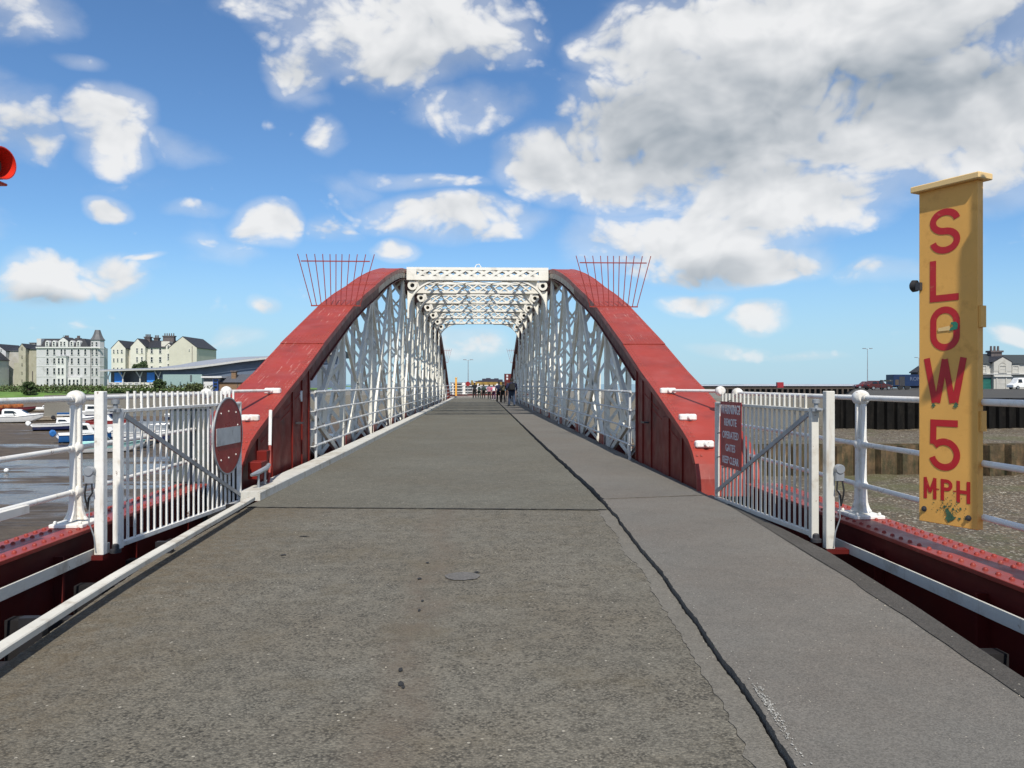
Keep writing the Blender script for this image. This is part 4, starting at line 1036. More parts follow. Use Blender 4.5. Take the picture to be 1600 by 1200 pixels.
for i, (x, y) in enumerate(rp):
    if i == 0: continue
    b = MB(); q = .13 if i != 3 else .24
    b.box(x-q*1.6, x+q*1.6, y-q, y+q, .3, .36); b.box(x-q*.8, x+q*.8, y-q*.6, y+q*.6, .36, 1.40); b.ball((x, y, 1.42), q, 10, 6); b.build('post', white, t)
def pos(u, d): p = at(u, 600, d); return p
p = pos(712.5, 88); t = thing('far_slow_post', (p.x, p.y, .2), 'slim orange-yellow post board at the far left end of the bridge', 'road sign')
MB().box(p.x-.10, p.x+.10, p.y, p.y+.3, .2, 2.15).build('board', mat('orange_paint', (.75,.36,.05), .5), t); MB().box(p.x-.14, p.x+.14, p.y-.04, p.y+.34, 2.15, 2.24).build('cap', cap_yellow, t)
p = pos(731, 91); t = thing('far_round_sign', (p.x, p.y, .3), 'small round red sign on the far white railing', 'road sign')
MB().lathe([(.26,0),(.26,.03)], (p.x, p.y-.2, 1.52), (0,-1,0), n=24).build('disc', sign_red, t); MB().box(p.x-.03, p.x+.03, p.y-.2, p.y-.14, .3, 1.5).build('stem', galv, t)
p = pos(793.5, 79.5); t = thing('far_warning_board', (p.x, p.y, .067), 'dark red board with white marks at the right far end of the bridge', 'sign')
MB().box(p.x-.33, p.x+.33, p.y, p.y+.06, 1.32, 2.52).build('board', mat('dark_red_board', (.10,.010,.010), .5), t); MB().box(p.x-.04, p.x+.04, p.y+.07, p.y+.15, .067, 2.4).build('stem', galv, t)
MB().box(p.x-.36, p.x-.33, p.y-.01, p.y+.2, 1.3, 2.54).build('edge_strip', black_steel, t)
for z in (2.22, 1.92): MB().box(p.x-.15, p.x+.02, p.y-.012, p.y-.002, z, z+.20).build('white_mark', sign_white, t)
# loaded yellow trailer behind the group
o = pos(736, 108); e = pos(790, 108); t = thing('flatbed_trailer', ((o.x+e.x)/2, o.y, -.01), 'long yellow flatbed trailer loaded with dark gear behind the walkers', 'trailer')
MB().box(o.x, e.x, o.y, o.y+2.3, 1.15, 1.30).build('bed', dark_steel, t); ym = mat('ochre_paint', (.25,.155,.03), .7, var=.4, vs=2)
MB().box(o.x, e.x-.2, o.y-.03, o.y, 1.302, 1.78).build('side_board', ym, t); MB().box(o.x, o.x+.25, o.y-.05, o.y+2.3, 1.31, 2.0).build('headboard', ym, t)
for xx in (o.x+.8, o.x+1.7, e.x-.8): MB().lathe([(.2,-.12),(.5,-.11),(.5,.11),(.2,.12)], (xx, o.y+.2, .49), (0,1,0), n=18).build('wheel', rubber, t, smooth=True)
for i in range(7):
    x0 = lerp(o.x+.4, e.x-1., i/6.); h = (.30,.38,.62,.70,.58,.66,.5)[i]
    tag(MB().box(x0, x0+.62, o.y+.3, o.y+1.9, 1.302, 1.62+h).build('dark_crate', mat('dark_load', (.03,.028,.05), .7), None, bevel=.05), ('dark bundle on the yellow trailer, number %s from its left end' % ('one two three four five six seven'.split()[i])), 'crate', 'dark load on the trailer')
o = pos(705, 140); e = pos(737, 140)
t = thing('low_shed', ((o.x+e.x)/2, o.y, -.06), 'low dark flat-roofed shed seen past the far end of the bridge', 'shed')
MB().box(o.x, e.x, o.y, o.y+6, -.06, 1.55).build('wall', mat('dark_cladding', (.05,.055,.06), .7), t); MB().box(o.x-.2, e.x+.2, o.y-.2, o.y+6.2, 1.55, 1.80).build('roof', mat('grey_roofing', (.22,.23,.25), .6), t)
def lamp(u, vtop, d, z0, label, arms=2):
    p = at(u, vtop, d); t = thing('street_lamp', (p.x, p.y, z0), label, 'street lamp', 'tall harbour lamp posts')
    MB().tube([(p.x, p.y, z0), (p.x, p.y, z0+2), (p.x, p.y, p.z)], [.12, .09, .05], 8).build('column', galv, t, smooth=True)
    for s in ((-1, 1) if arms == 2 else (1,)):
        MB().tube([(p.x, p.y, p.z-.1), (p.x+s*.4, p.y, p.z+.03)], .035, 6).build('arm', galv, t)
        MB().box(p.x+min(s*.35, s*.95), p.x+max(s*.35, s*.95), p.y-.15, p.y+.15, p.z, p.z+.14).build('lamp_head', galv, t, bevel=.04)
lamp(731.5, 562.5, 150, -.06, 'tall street lamp framed by the bridge opening')
lamp(1355.5, 545, 152, .58, 'twin-armed street lamp on the right-hand quay')
lamp(1436, 559, 170, .58, 'thin street lamp just left of the yellow board')

# ------------------------------------------------------------------ people
skin = mat('skin', (.52,.31,.22), .5, var=.05); 
def cloth(n, c): return mat(n, c, .85, var=.15, vs=9, bump=.004, bs=60)
def person(name, label, loc, h, rz, topc, legc, hairc, pose=None, pack=None, skirt=False, cap=None, step=.12, armbend=.25, shoes=(.03,.03,.03), girth=1.22):
    k = h/1.75; M0 = frame(loc, rz) @ Matrix.Diagonal((girth, girth, 1, 1))
    b = MB()
    V = Vector
    sy = step
    hipL, hipR = V((-.10,0,.90)), V((.10,0,.90))
    legs = []
    for s, hp, st in ((-1, hipL, sy), (1, hipR, -sy)):
        kn = V((s*.105, st*.55+.02, .48)); an = V((s*.11, st-.02, .09)); toe = V((s*.13, st+.16, .035)); heel = V((s*.11, st-.06, .045))
        b.tube([hp+V((0,0,.06)), hp, hp.lerp(kn,.5), kn, kn.lerp(an,.35), an], [.100,.104,.094,.074,.072,.052], 10)
        b.tube([heel, V((s*.115, st+.04, .05)), toe], [.04,.05,.035], 8)
    rings = [(.86,.155,.110),(.95,.165,.115),(1.05,.145,.100),(1.15,.150,.105),(1.28,.178,.115),(1.38,.190,.110),(1.44,.150,.085),(1.48,.065,.06),(1.54,.056,.058)]
    n = 16; vs = []; fs = []
    for z, rx, ry in rings:
        for j in range(n): a = 2*PI*j/n; vs.append((rx*math.cos(a), ry*math.sin(a)-.01, z))
    for i in range(len(rings)-1):
        for j in range(n): fs.append((i*n+j, i*n+(j+1) % n, (i+1)*n+(j+1) % n, (i+1)*n+j))
    fs += [tuple(range(n-1,-1,-1)), tuple(range((len(rings)-1)*n, len(rings)*n))]; b.add(vs, fs)
    b.ball((0, .012, 1.635), .095, 14, 10, (.82, 1.0, 1.22))
    b.ball((0, .108, 1.62), .016, 8, 6, (.8, 1, 1.4))                         # nose
    for s in (-1, 1): b.ball((s*.078, .0, 1.625), .022, 8, 6, (.5, 1, 1.4))    # ears
    hands = []
    for s, sw in ((-1, -sy*.6), (1, sy*.6)):
        sh_ = V((s*.185, -.01, 1.40)); el_ = V((s*.235, sw*.6-.02, 1.13)); wr = V((s*.225, sw+armbend*.5, .90+armbend*.35)); hand = wr+(wr-el_).normalized()*.05
        b.tube([sh_-V((s*.05,0,0)), sh_, sh_.lerp(el_,.5), el_, el_.lerp(wr,.3), wr, hand], [.06,.064,.053,.045,.044,.030,.032], 10)
        hands.append((hand, (wr-el_).normalized(), s))
    tmp = b.build('tmp', skin, None, base=(0,0,0))
    rm = tmp.modifiers.new('r', 'REMESH'); rm.mode = 'VOXEL'; rm.voxel_size = .021; rm.use_smooth_shade = True
    smd = tmp.modifiers.new('s', 'SMOOTH'); smd.factor = .5; smd.iterations = 3
    dg = bpy.context.evaluated_depsgraph_get(); dg.update()
    me = bpy.data.meshes.new_from_object(tmp.evaluated_get(dg)); bpy.data.objects.remove(tmp)
    g = MB(M0 @ Matrix.Scale(k, 4))
    vv = [v.co.copy() for v in me.vertices]
    for p_ in me.polygons:
        c = sum((vv[i] for i in p_.vertices), V((0,0,0)))/len(p_.vertices)
        arm = abs(c.x) > .165 and c.z < 1.38
        if c.z > 1.475 or (arm and c.z < .93+armbend*.35): mi = 0
        elif c.z < .10: mi = 3
        elif c.z > (.92 if not arm else .7): mi = 1
        else: mi = 2
        g.m.append(mi)
    mm = g.m; g.m = []; g.add(vv, [tuple(p_.vertices) for p_ in me.polygons]); g.m = mm
    bpy.data.meshes.remove(me)
    g.cur = 0
    for hand, dr_, s in hands:                                               # five separate fingers each
        side_ = V((0,1,0)) - dr_*dr_.y; side_.normalize()
        for q, L_ in ((-.026,.062),(-.009,.075),(.009,.070),(.025,.055)):
            o_ = hand+side_*q+dr_*.012; g.tube([o_, o_+dr_*L_*.55, o_+dr_*L_*.95+V((-s*.018,.008,0))], [.009,.0085,.006], 6)
        o_ = hand-dr_*.01+side_*.03; g.tube([o_, o_+dr_*.03+side_*.03, o_+dr_*.055+side_*.034], [.010,.009,.007], 6)
    t = thing(name, loc, label, 'person')
    body = g.build('body', [skin, topc, legc, cloth('shoe', shoes)], t, smooth=True, angle=80, fix=False)
    Mk = M0 @ Matrix.Scale(k, 4)
    hb = MB(Mk)                                                              # hair as a cap round the skull
    rows = []
    for i in range(9):
        a = PI*.60*i/8; rows.append([(0+.084*math.sin(a)*math.cos(q)*1.06, -.006+.104*math.sin(a)*math.sin(q)*1.04-(.012 if math.sin(q) < 0 else 0), 1.645+.122*math.cos(a)-(.05*max(0, -math.sin(q))*math.sin(a))+(.075*max(0, math.sin(q))*math.sin(a))) for q in [2*PI*j/16 for j in range(17)]])
    hb.grid(rows); hb.build('hair', cloth('hair', hairc), t, smooth=True, fix=False)
    if cap is not None:
        cb_ = MB(Mk); cb_.lathe([(.098,1.69),(.100,1.72),(.088,1.76),(.05,1.785),(.001,1.79)], (0,.01,0), n=16, caps=False); cb_.box(-.06,.06,.08,.18,1.688,1.698); cb_.build('cap', cap, t, smooth=True)
    if skirt:
        MB(Mk).lathe([(.17,1.0),(.19,.9),(.23,.72),(.26,.58)], (0,-.005,0), n=18, caps=False).build('skirt', legc, t, smooth=True)
    MB(Mk).lathe([(.075,1.455),(.085,1.47),(.075,1.505),(.065,1.49)], (0,-.005,0), n=14, caps=False).build('collar', topc, t, smooth=True)
    if pack is not None:
        pb = MB(Mk); pr2 = [(-.14,1.0),(.14,1.0),(.155,1.1),(.15,1.33),(.10,1.43),(-.10,1.43),(-.15,1.33),(-.155,1.1)]
        pb.prism(pr2, lambda a, z, tt: (a*(1 if tt > -.2 else .86), tt, z+(0 if tt > -.2 else .0)), -.30, -.115)
        o_ = pb.build('backpack', pack, t, bevel=.03*k)
        MB(Mk).box(-.10,.10,-.335,-.302,1.04,1.22).build('pocket', pack, o_, bevel=.012)
        for s in (-1, 1): MB(Mk).tube([(s*.10,-.13,1.40),(s*.115,-.04,1.475),(s*.12,.09,1.42),(s*.13,.105,1.25),(s*.14,.02,1.1),(s*.12,-.12,1.06)], .016, 6).build('strap', pack, o_, smooth=True)
    return t
navy = cloth('navy_jacket', (.010,.014,.050)); jean = cloth('blue_jeans', (.035,.055,.10)); blk = cloth('black_cloth', (.012,.012,.014)); dgr = cloth('dark_green_cloth', (.02,.045,.035))
pink = cloth('pink_jacket', (.60,.06,.16)); wht = cloth('white_cloth', (.70,.70,.70)); grey = cloth('grey_cloth', (.10,.10,.11)); maroon = cloth('maroon_cloth', (.13,.015,.025)); purple = cloth('purple_trousers', (.06,.025,.07)); plum = cloth('dusky_pink_cloth', (.40,.18,.22)); brown_pack = cloth('olive_canvas', (.09,.08,.05))
Z1 = .041
def put(u, d): q = at(u, 600, d); return (q.x, q.y, Z1)
person('person', 'person in navy jacket and jeans with a black backpack, nearest of the walkers', put(799.5, 52.6), 1.83, R(4), navy, jean, (.015,.012,.010), pack=blk, step=.10, girth=1.38)
person('person', 'person in black with an olive backpack just ahead of the nearest walker', put(786, 62.5), 1.62, R(-6), blk, blk, (.02,.013,.01), pack=brown_pack, step=.14)
person('person', 'person in dark navy top and black trousers left of the olive backpack', put(779.5, 64.5), 1.64, R(5), navy, blk, (.015,.012,.010), step=.10)
person('person', 'person in dusky maroon coat half hidden behind the nearest walker', put(793, 66), 1.60, R(0), maroon, grey, (.06,.03,.015), pack=blk)
person('person', 'child in a bright pink jacket with a white backpack and purple trousers', put(771.5, 72.5), 1.40, R(3), pink, purple, (.05,.03,.015), pack=wht, step=.15, shoes=(.6,.6,.6))
person('person', 'person in dusky pink top beside the child in the pink jacket', put(764.5, 77), 1.42, R(-5), plum, blk, (.03,.02,.012), step=.1)
person('person', 'person in grey top and dark trousers near the end of the group', put(755.5, 80.5), 1.42, R(8), grey, blk, (.02,.015,.01), pack=dgr)
person('person', 'person in a dark green coat with white shoulders in the far group', put(748.8, 81.5), 1.44, R(-3), wht, dgr, (.02,.015,.01), pack=dgr, step=.08)
person('person', 'leftmost of the walkers, dressed in black with a white cap', put(741.5, 82), 1.66, R(4), blk, blk, (.02,.015,.01), cap=wht)

# ------------------------------------------------------------------ boats
glass_m = mat('dark_glass', (.015,.02,.025), .08, var=.02); gel = mat('white_gelcoat', (.78,.78,.76), .3, var=.05, dirt=(.4,.34,.26), da=.12, ds=1.5)
def hullm(n, c): return mat(n, c, .4, var=.1, dirt=(.1,.08,.06), da=.1, ds=1)
bl_hull = hullm('navy_hull', (.015,.025,.09)); bright_blue = hullm('bright_blue_hull', (.02,.13,.38)); aqua = hullm('aqua_hull', (.38,.66,.62)); blackh = hullm('dark_hull', (.025,.022,.022)); tarp = mat('grey_tarpaulin', (.16,.18,.20), .6, var=.15); orange_m = mat('orange_brown_nets', (.28,.085,.02), .9, var=.5, vs=3); redh = hullm('red_hull', (.26,.03,.03)); tan = hullm('tan_hull', (.36,.31,.24)); chrome = mat('polished_rail', (.6,.6,.62), .25, metal=.8)
def boat(label, loc, rz, L, Bm, D, low_m, up_m, deck_m, cabin=None, wind=False, outboard=None, tarpaulin=False, rail=False, nets=False, seats=False, tilt=0., name='motor_boat'):
    L, Bm, D = L*.88, Bm*.9, D*.9
    M0 = frame(loc, rz) @ Matrix.Rotation(tilt, 4, 'X')                       # bow towards local +x
    t = thing(name, loc, label, 'boat')
    ns = 15; stn = []
    for i in range(ns):
        u = i/(ns-1); x = -L/2+L*u
        w = Bm/2*(.86+.14*math.sin(PI*min(1, u*1.4)/1.4)) if u < .5 else Bm/2*max(.015, (1-((u-.5)/.5)**2.3))
        sh_ = D*(1+.32*max(0, u-.35)**1.4*1.6); kz = D*.75*max(0, (u-.72)/.28)**2.0
        stn.append((x, w, sh_, kz))
    mid = .55
    def sec(x, w, sh_, kz, a):     # a in 0..1 from keel to sheer
        if a < .4: q = a/.4; return (w*.78*q, kz+(sh_-kz)*.22*q)
        q = (a-.4)/.6; return (w*(.78+.22*q**.8), kz+(sh_-kz)*(.22+.78*q))
    A = [0,.2,.4,.55,.7]; A2 = [.7,.85,1.0]
    for nm, AA, mm in (('lower_hull', A, low_m), ('upper_hull', A2, up_m)):
        b = MB(M0)
        for sg in (-1, 1):
            rows = [[(x+(.0 if a < .9 else .0)+.10*L*max(0, (x/L+.5)-.8)*a, sg*sec(x,w,s_,k_,a)[0], sec(x,w,s_,k_,a)[1]) for a in AA] for x, w, s_, k_ in stn]
            b.grid(rows)
        x, w, s_, k_ = stn[0]
        pts = [(x, sec(x,w,s_,k_,a)[0], sec(x,w,s_,k_,a)[1]) for a in AA]; pts2 = [(x, -q[1], q[2]) for q in reversed(pts)]
        b.add(pts+pts2, [tuple(range(len(pts)*2))])
        b.build(nm, mm, t, smooth=True, angle=50)
    # deck with a sunken cockpit
    b = MB(M0); rows = []
    for x, w, s_, k_ in stn:
        u = x/L+.5; inn = .80; fl = s_-.03 if u > .52 or seats is None else s_*.42
        xx = x+.10*L*max(0, u-.8)
        rows.append([(xx, -w, s_), (xx, -w*inn, s_+.02), (xx, -w*inn*.99, fl), (xx, w*inn*.99, fl), (xx, w*inn, s_+.02), (xx, w, s_)])
    b.grid(rows); b.build('deck', deck_m, t)
    b = MB(M0)
    for sg in (-1, 1): b.tube([(x+.10*L*max(0, x/L+.5-.8), sg*(w+.01), s_) for x, w, s_, k_ in stn], .035, 6)
    b.build('rubbing_strake', up_m if up_m != low_m else deck_m, t, smooth=True)
    zs = D*1.05
    if cabin:
        c0, c1, ch, cm = cabin; x0, x1 = -L/2+L*c0, -L/2+L*c1; w = Bm*.36
        b = MB(M0); b.add([(x0,-w,zs),(x1,-w*.55,zs),(x1,w*.55,zs),(x0,w,zs),(x0+.05,-w*.85,zs+ch),(x1-(x1-x0)*.38,-w*.6,zs+ch*.92),(x1-(x1-x0)*.38,w*.6,zs+ch*.92),(x0+.05,w*.85,zs+ch)], [(0,3,2,1),(4,5,6,7),(0,1,5,4),(1,2,6,5),(2,3,7,6),(3,0,4,7)])
        cb_ = b.build('cabin', cm, t, bevel=.06)
        for sg in (-1, 1):
            b = MB(M0); f0, f1 = .10, .62
            def cp(fx, fz): 
                lo = Vector((lerp(x0,x1,fx), sg*lerp(w, w*.55, fx), zs)); hi = Vector((lerp(x0+.05, x1-(x1-x0)*.38, fx), sg*lerp(w*.85, w*.6, fx), zs+ch*lerp(1,.92,fx)))
                return lo.lerp(hi, fz)+Vector((0, sg*.025, 0))
            b.add([cp(f0,.42), cp(f1,.42), cp(f1-.05,.84), cp(f0+.03,.84)], [(0,1,2,3)]); b.build('side_window', glass_m, cb_, fix=False)
        b = MB(M0); xm = x1-(x1-x0)*.38
        b.add([(lerp(xm,x1,.62)+.03,-w*.45,zs+ch*.40),(lerp(xm,x1,.62)+.03,w*.45,zs+ch*.40),(lerp(xm,x1,.12)+.03,w*.46,zs+ch*.82),(lerp(xm,x1,.12)+.03,-w*.46,zs+ch*.82)], [(0,1,2,3)]); b.build('windscreen', glass_m, cb_, fix=False)
    if wind:
        b = MB(M0); xw = -L/2+L*.52
        b.grid([[(xw+.30-abs(q)*.25, q*Bm*.36, zs), (xw-.05-abs(q)*.2, q*Bm*.32, zs+.42)] for q in (-1,-.6,-.2,.2,.6,1)]); b.build('windscreen', glass_m, t, fix=False)
    if outboard:
        for oy in ([0] if outboard[1] == 1 else [-.28, .28]):
            x = -L/2-.18; b = MB(M0 @ Matrix.Translation((x, oy, D*.95)) @ Matrix.Rotation(R(outboard[2]), 4, 'Y'))
            b.prism([(-.24,.05),(.16,.05),(.20,.25),(.10,.46),(-.16,.46),(-.26,.28)], lambda a, z, tt: (a, tt, z), -.15, .15); ob = b.build('outboard_motor', outboard[0], t, bevel=.05)
            b = MB(M0 @ Matrix.Translation((x, oy, D*.95)) @ Matrix.Rotation(R(outboard[2]), 4, 'Y')); b.prism([(-.08,.05),(.08,.05),(.05,-.6),(.10,-.72),(-.18,-.72),(-.10,-.6)], lambda a, z, tt: (a, tt, z), -.045, .045)
            for kk in range(3): b.bar((-.2,0,-.68), (-.2, .13*math.cos(2.09*kk), -.68+.13*math.sin(2.09*kk)), .05, .015)
            b.build('motor_leg', wht if outboard[0] != blackh else dark_steel, ob)
    if tarpaulin:
        b = MB(M0); rows = []
        for i in range(9):
            x = lerp(-L*.38, L*.22, i/8); rows.append([(x, lerp(-Bm*.47, Bm*.47, j/8), zs-.02+(.75 if 0 < i < 8 else .45)*(1-abs(j/4-1)**2.2)+random.uniform(-.03,.03)) for j in range(9)])
        b.grid(rows); b.grid([[rows[i][j] for i in range(9)] if False else [rows[0][j], (rows[0][j][0], rows[0][j][1], zs-.05)] for j in range(9)]); b.build('tarpaulin', tarp, t, fix=False)
    if rail:
        b = MB(M0); pts = [(lerp(0, L*.5, i/6), Bm*.44*(1-(i/6)**2.2), D*1.15+.45+.1*i/6) for i in range(7)]
        full = pts+[(x, -y, z) for x, y, z in reversed(pts)]; b.tube(full, .018, 6)
        for q in full[::2]: b.tube([q, (q[0], q[1], D*1.05)], .014, 5)
        b.build('pulpit_rail', chrome, t, smooth=True)
    if nets:
        for kx in range(9):
            o_ = Vector((random.uniform(-L*.3, L*.25), random.uniform(-Bm*.25, Bm*.25), zs+.2)); b = MB(M0); b.ball(o_, random.uniform(.35, .6), 9, 6, (1.1, 1, random.uniform(.6, 1.1)))
            b.v = [p_+Vector((random.uniform(-.07,.07), random.uniform(-.07,.07), random.uniform(-.07,.07))) for p_ in b.v]; b.build('net_heap', orange_m, t)
        MB(M0).tube([(-L*.1,0,zs), (-L*.06,0,zs+1.4)], .05, 6).build('mast', dark_steel, t)
    if seats:
        for fx in (.25, .45): MB(M0).box(-L/2+L*fx, -L/2+L*fx+.25, -Bm*.36, Bm*.36, D*.62, D*.68).build('thwart', tan, t)
    return t
MZ = -2.98
def bl_(u, v): q = ground(u, v, MZ); return (q.x, q.y, MZ-.04)
boat('dark fishing boat heaped with orange-brown nets at the far left', bl_(12, 647), R(8), 8.5, 2.6, 1.0, blackh, maroon, tan, nets=True, name='fishing_boat')
boat('white motor cruiser with dark side windows beached at the far left', bl_(24, 660), R(16), 6.4, 2.2, .9, gel, gel, gel, cabin=(.28,.80,.75,gel), wind=True, outboard=(blackh,1,12), tilt=R(4))
boat('small tan open dinghy right of the white cruiser', bl_(75, 657.5), R(10), 3.7, 1.4, .55, tan, tan, tan, seats=True, tilt=R(-5), name='dinghy')
boat('pale grey open boat with a small cuddy far out on the mud', bl_(72, 643), R(20), 5.4, 1.7, .7, tan, gel, gel, cabin=(.40,.66,.4,gel), tilt=R(4))
boat('white boat with navy lower hull left of the railing post', bl_(92, 672.5), R(24), 4.9, 1.8, .75, bl_hull, gel, gel, cabin=(.45,.88,.45,gel), wind=True, outboard=(gel,1,-50), tilt=R(-3))
boat('white cruiser with blue lower hull beyond the railing post', bl_(152, 653), R(26), 6.6, 2.3, 1.0, bl_hull, gel, gel, cabin=(.25,.78,.85,gel), rail=True, tilt=R(3))
boat('bright blue boat with two blue outboard motors raised', bl_(138, 690), R(30), 4.6, 1.8, .75, bright_blue, bright_blue, gel, cabin=(.35,.62,.8,gel), outboard=(bright_blue,2,-48), tilt=R(3))
boat('pale aqua and white boat nearest the left gate post', bl_(168, 706), R(22), 5.0, 1.8, .7, gel, aqua, aqua, wind=True, seats=True, tilt=R(5))
boat('small boat with red upper hull between the railing post and the gate', bl_(170, 670), R(10), 5.0, 1.8, .85, gel, redh, tan, cabin=(.3,.6,.7,gel), tilt=R(-3))
boat('navy boat under a grey tarpaulin seen through the left gate', bl_(238, 690), R(6), 6.2, 2.1, .95, bl_hull, gel, gel, tarpaulin=True, rail=True, outboard=(gel,1,-40), tilt=R(2))
boat('small white open boat with blue strake beached beyond the tan dinghy', bl_(112, 651), R(28), 4.0, 1.5, .6, gel, bright_blue, gel, seats=True, tilt=R(-6), name='dinghy')
boat('white and red cabin boat half hidden behind the railing post', bl_(121, 662), R(32), 4.6, 1.7, .75, redh, gel, gel, cabin=(.35,.75,.6,gel), outboard=(blackh,1,-40), tilt=R(4))
boat('low grey inflatable-like dinghy right of the aqua boat', bl_(205, 700), R(18), 3.4, 1.5, .5, tarp, tarp, tan, seats=True, tilt=R(4), name='dinghy')
boat('white sailing dinghy hull lying beyond the left gate pickets', bl_(262, 668), R(14), 4.4, 1.6, .65, gel, gel, tan, seats=True, outboard=(blackh,1,-45), tilt=R(-7), name='dinghy')
boat('blue and white cuddy boat behind the middle of the left gate', bl_(288, 655), R(20), 5.2, 1.9, .8, bl_hull, gel, gel, cabin=(.35,.75,.6,gel), tilt=R(3))
boat('tan and white fishing skiff far out near the grass bank', bl_(190, 639), R(12), 5.2, 1.8, .7, tan, gel, tan, cabin=(.3,.55,.8,gel), tilt=R(3))
q = ground(1232, 664, -3.3); boat('dark grey workboat afloat beyond the right gate', (q.x, q.y, -3.5), R(184), 6.8, 2.3, 1.1, blackh, tarp, gel, cabin=(.25,.6,.9,tarp), name='workboat')
for u, v, s in ((5,612,0),(61,656,0),(54,657,0),(10,739,1)):
    if v < 620: continue
    q = ground(u, v, MZ); tag(MB().ball((q.x, q.y, MZ+.12), .17 if not s else .12, 12, 8).build('mooring_buoy', gel, None, smooth=True), ('cream mooring buoy lying on the wet mud at the left edge' if s else 'cream mooring buoy on the mud beside the tan dinghy, the %s of the pair' % ('right one' if u == 61 else 'left one')), 'buoy', 'mooring buoys')

# ------------------------------------------------------------------ buildings on the left shore
slate = mat('slate_roof', (.024,.025,.030), .6, var=.2, vs=1.5); render_w = mat('pale_render', (.50,.50,.51), .8, var=.07, vs=.4, dirt=(.30,.295,.29), da=.2, ds=.5)
render_c = mat('cream_render', (.60,.58,.51), .8, var=.06, vs=.4, dirt=(.38,.35,.28), da=.12, ds=.5); render_g = mat('grey_render', (.40,.385,.35), .85, var=.12, vs=.5, dirt=(.32,.29,.22), da=.3, ds=.4); render_b = mat('buff_render', (.36,.34,.27), .85, var=.12, vs=.5, dirt=(.28,.26,.18), da=.3, ds=.4)
trim = mat('white_trim', (.60,.60,.585), .6, var=.05); brickm = mat('brown_brick', (.20,.125,.07), .85, var=.2, vs=4); chim = mat('chimney_stack', (.10,.085,.085), .85, var=.3, vs=2)
class Site:
    def __init__(s, u0, d, vb):
        s.u0, s.d, s.vb = u0, d, vb; s.px = d/1244.44; p = at(u0, vb, d); s.loc = p; s.M = frame(p, -YAW)
    def x(s, u): return (u-s.u0)*s.px
    def z(s, v): return (s.vb-v)*s.px
WIN = {}
def window(site, t, u, v, wpx, hpx, y, arch=False, frm=trim, pane_m=glass_m):
    w, h = wpx*site.px, hpx*site.px
    key = (round(w, 2), round(h, 2), frm.name, pane_m.name, arch)
    c = site.M @ Vector((site.x(u), y, site.z(v)))
    if key not in WIN:
        b = MB(frame((0,0,0), -YAW)); e = min(.20, w*.2)
        b.box(-w/2-e, -w/2, -.14, .0, -h/2, h/2); b.box(w/2, w/2+e, -.14, 0, -h/2, h/2); b.box(-w/2-e, w/2+e, -.14, 0, h/2, h/2+e); b.box(-w/2-e*1.3, w/2+e*1.3, -.22, 0, -h/2-e*.8, -h/2)
        b.box(-w/2, w/2, -.07, -.03, -.05, .05)
        f = b.build('window', frm, t, base=(0,0,0)); place(f, c, t)
        b = MB(frame((0,0,0), -YAW)); b.box(-w/2+.005, w/2-.005, -.028, -.01, -h/2+.005, h/2-.005); p = b.build('pane', pane_m, f, base=(0,0,0)); place(p, c, f)
        WIN[key] = (f, p); return f
    f0, p0 = WIN[key]; f = copy(f0, c, t); copy(p0, c, f); return f
def walls(site, t, m, u0, u1, vt, vb, y0, y1, name='wall'): return MB(site.M).box(site.x(u0), site.x(u1), y0, y1, site.z(vb), site.z(vt)).build(name, m, t)
def gable(site, t, m, rm, u0, u1, ve, vp, vb, y0, y1, up=None, over=.25):       # ridge runs away from the camera
    x0, x1, ze, zp, zb = site.x(u0), site.x(u1), site.z(ve), site.z(vp), site.z(vb); xp = site.x(up) if up else (x0+x1)/2
    MB(site.M).prism([(x0,zb),(x1,zb),(x1,ze),(xp,zp),(x0,ze)], lambda a, z, q: (a, q, z), y0, y1).build('wall', m, t)
    b = MB(site.M)
    for xa, za in ((x0, ze), (x1, ze)):
        s = -1 if xa == x0 else 1
        b.add([(xp, y0+.02, zp+.04), (xa+s*over, y0+.02, za-.1), (xa+s*over, y1+.2, za-.1), (xp, y1+.2, zp+.04), (xp, y0+.02, zp+.26), (xa+s*over, y0+.02, za+.12), (xa+s*over, y1+.2, za+.12), (xp, y1+.2, zp+.26)], [(0,1,2,3),(4,7,6,5),(0,4,5,1),(1,5,6,2),(2,6,7,3),(3,7,4,0)])
    b.build('roof', rm, t)
def ridge(site, t, rm, u0, u1, ve, vp, y0, y1, hipl=0., hipr=0.):               # ridge parallel to the picture
    x0, x1, ze, zp = site.x(u0), site.x(u1), site.z(ve), site.z(vp); ym = (y0+y1)/2
    return MB(site.M).add([(x0-.3,y0-.4,ze),(x1+.3,y0-.4,ze),(x1+.3,y1+.4,ze),(x0-.3,y1+.4,ze),(x0+hipl*site.px,ym,zp),(x1-hipr*site.px,ym,zp)], [(0,1,5,4),(1,2,5),(2,3,4,5),(3,0,4),(0,3,2,1)]).build('roof', rm, t)
def stack(site, t, u0, u1, vt, vb, y, pots=3, m=None, dep=1.6):
    x0, x1 = site.x(u0), site.x(u1); c = MB(site.M).box(x0, x1, y, y+dep, site.z(vb), site.z(vt)).build('chimney', m or chim, t)
    MB(site.M).box(x0-.2, x1+.2, y-.2, y+dep+.2, site.z(vt), site.z(vt)+.35).build('chimney_cap', chim, c)
    for i in range(pots): MB(site.M).lathe([(.22,0),(.18,.9)], (lerp(x0, x1, (i+.5)/pots), y+dep/2, site.z(vt)+.35), n=8).build('chimney_pot', chim, c)
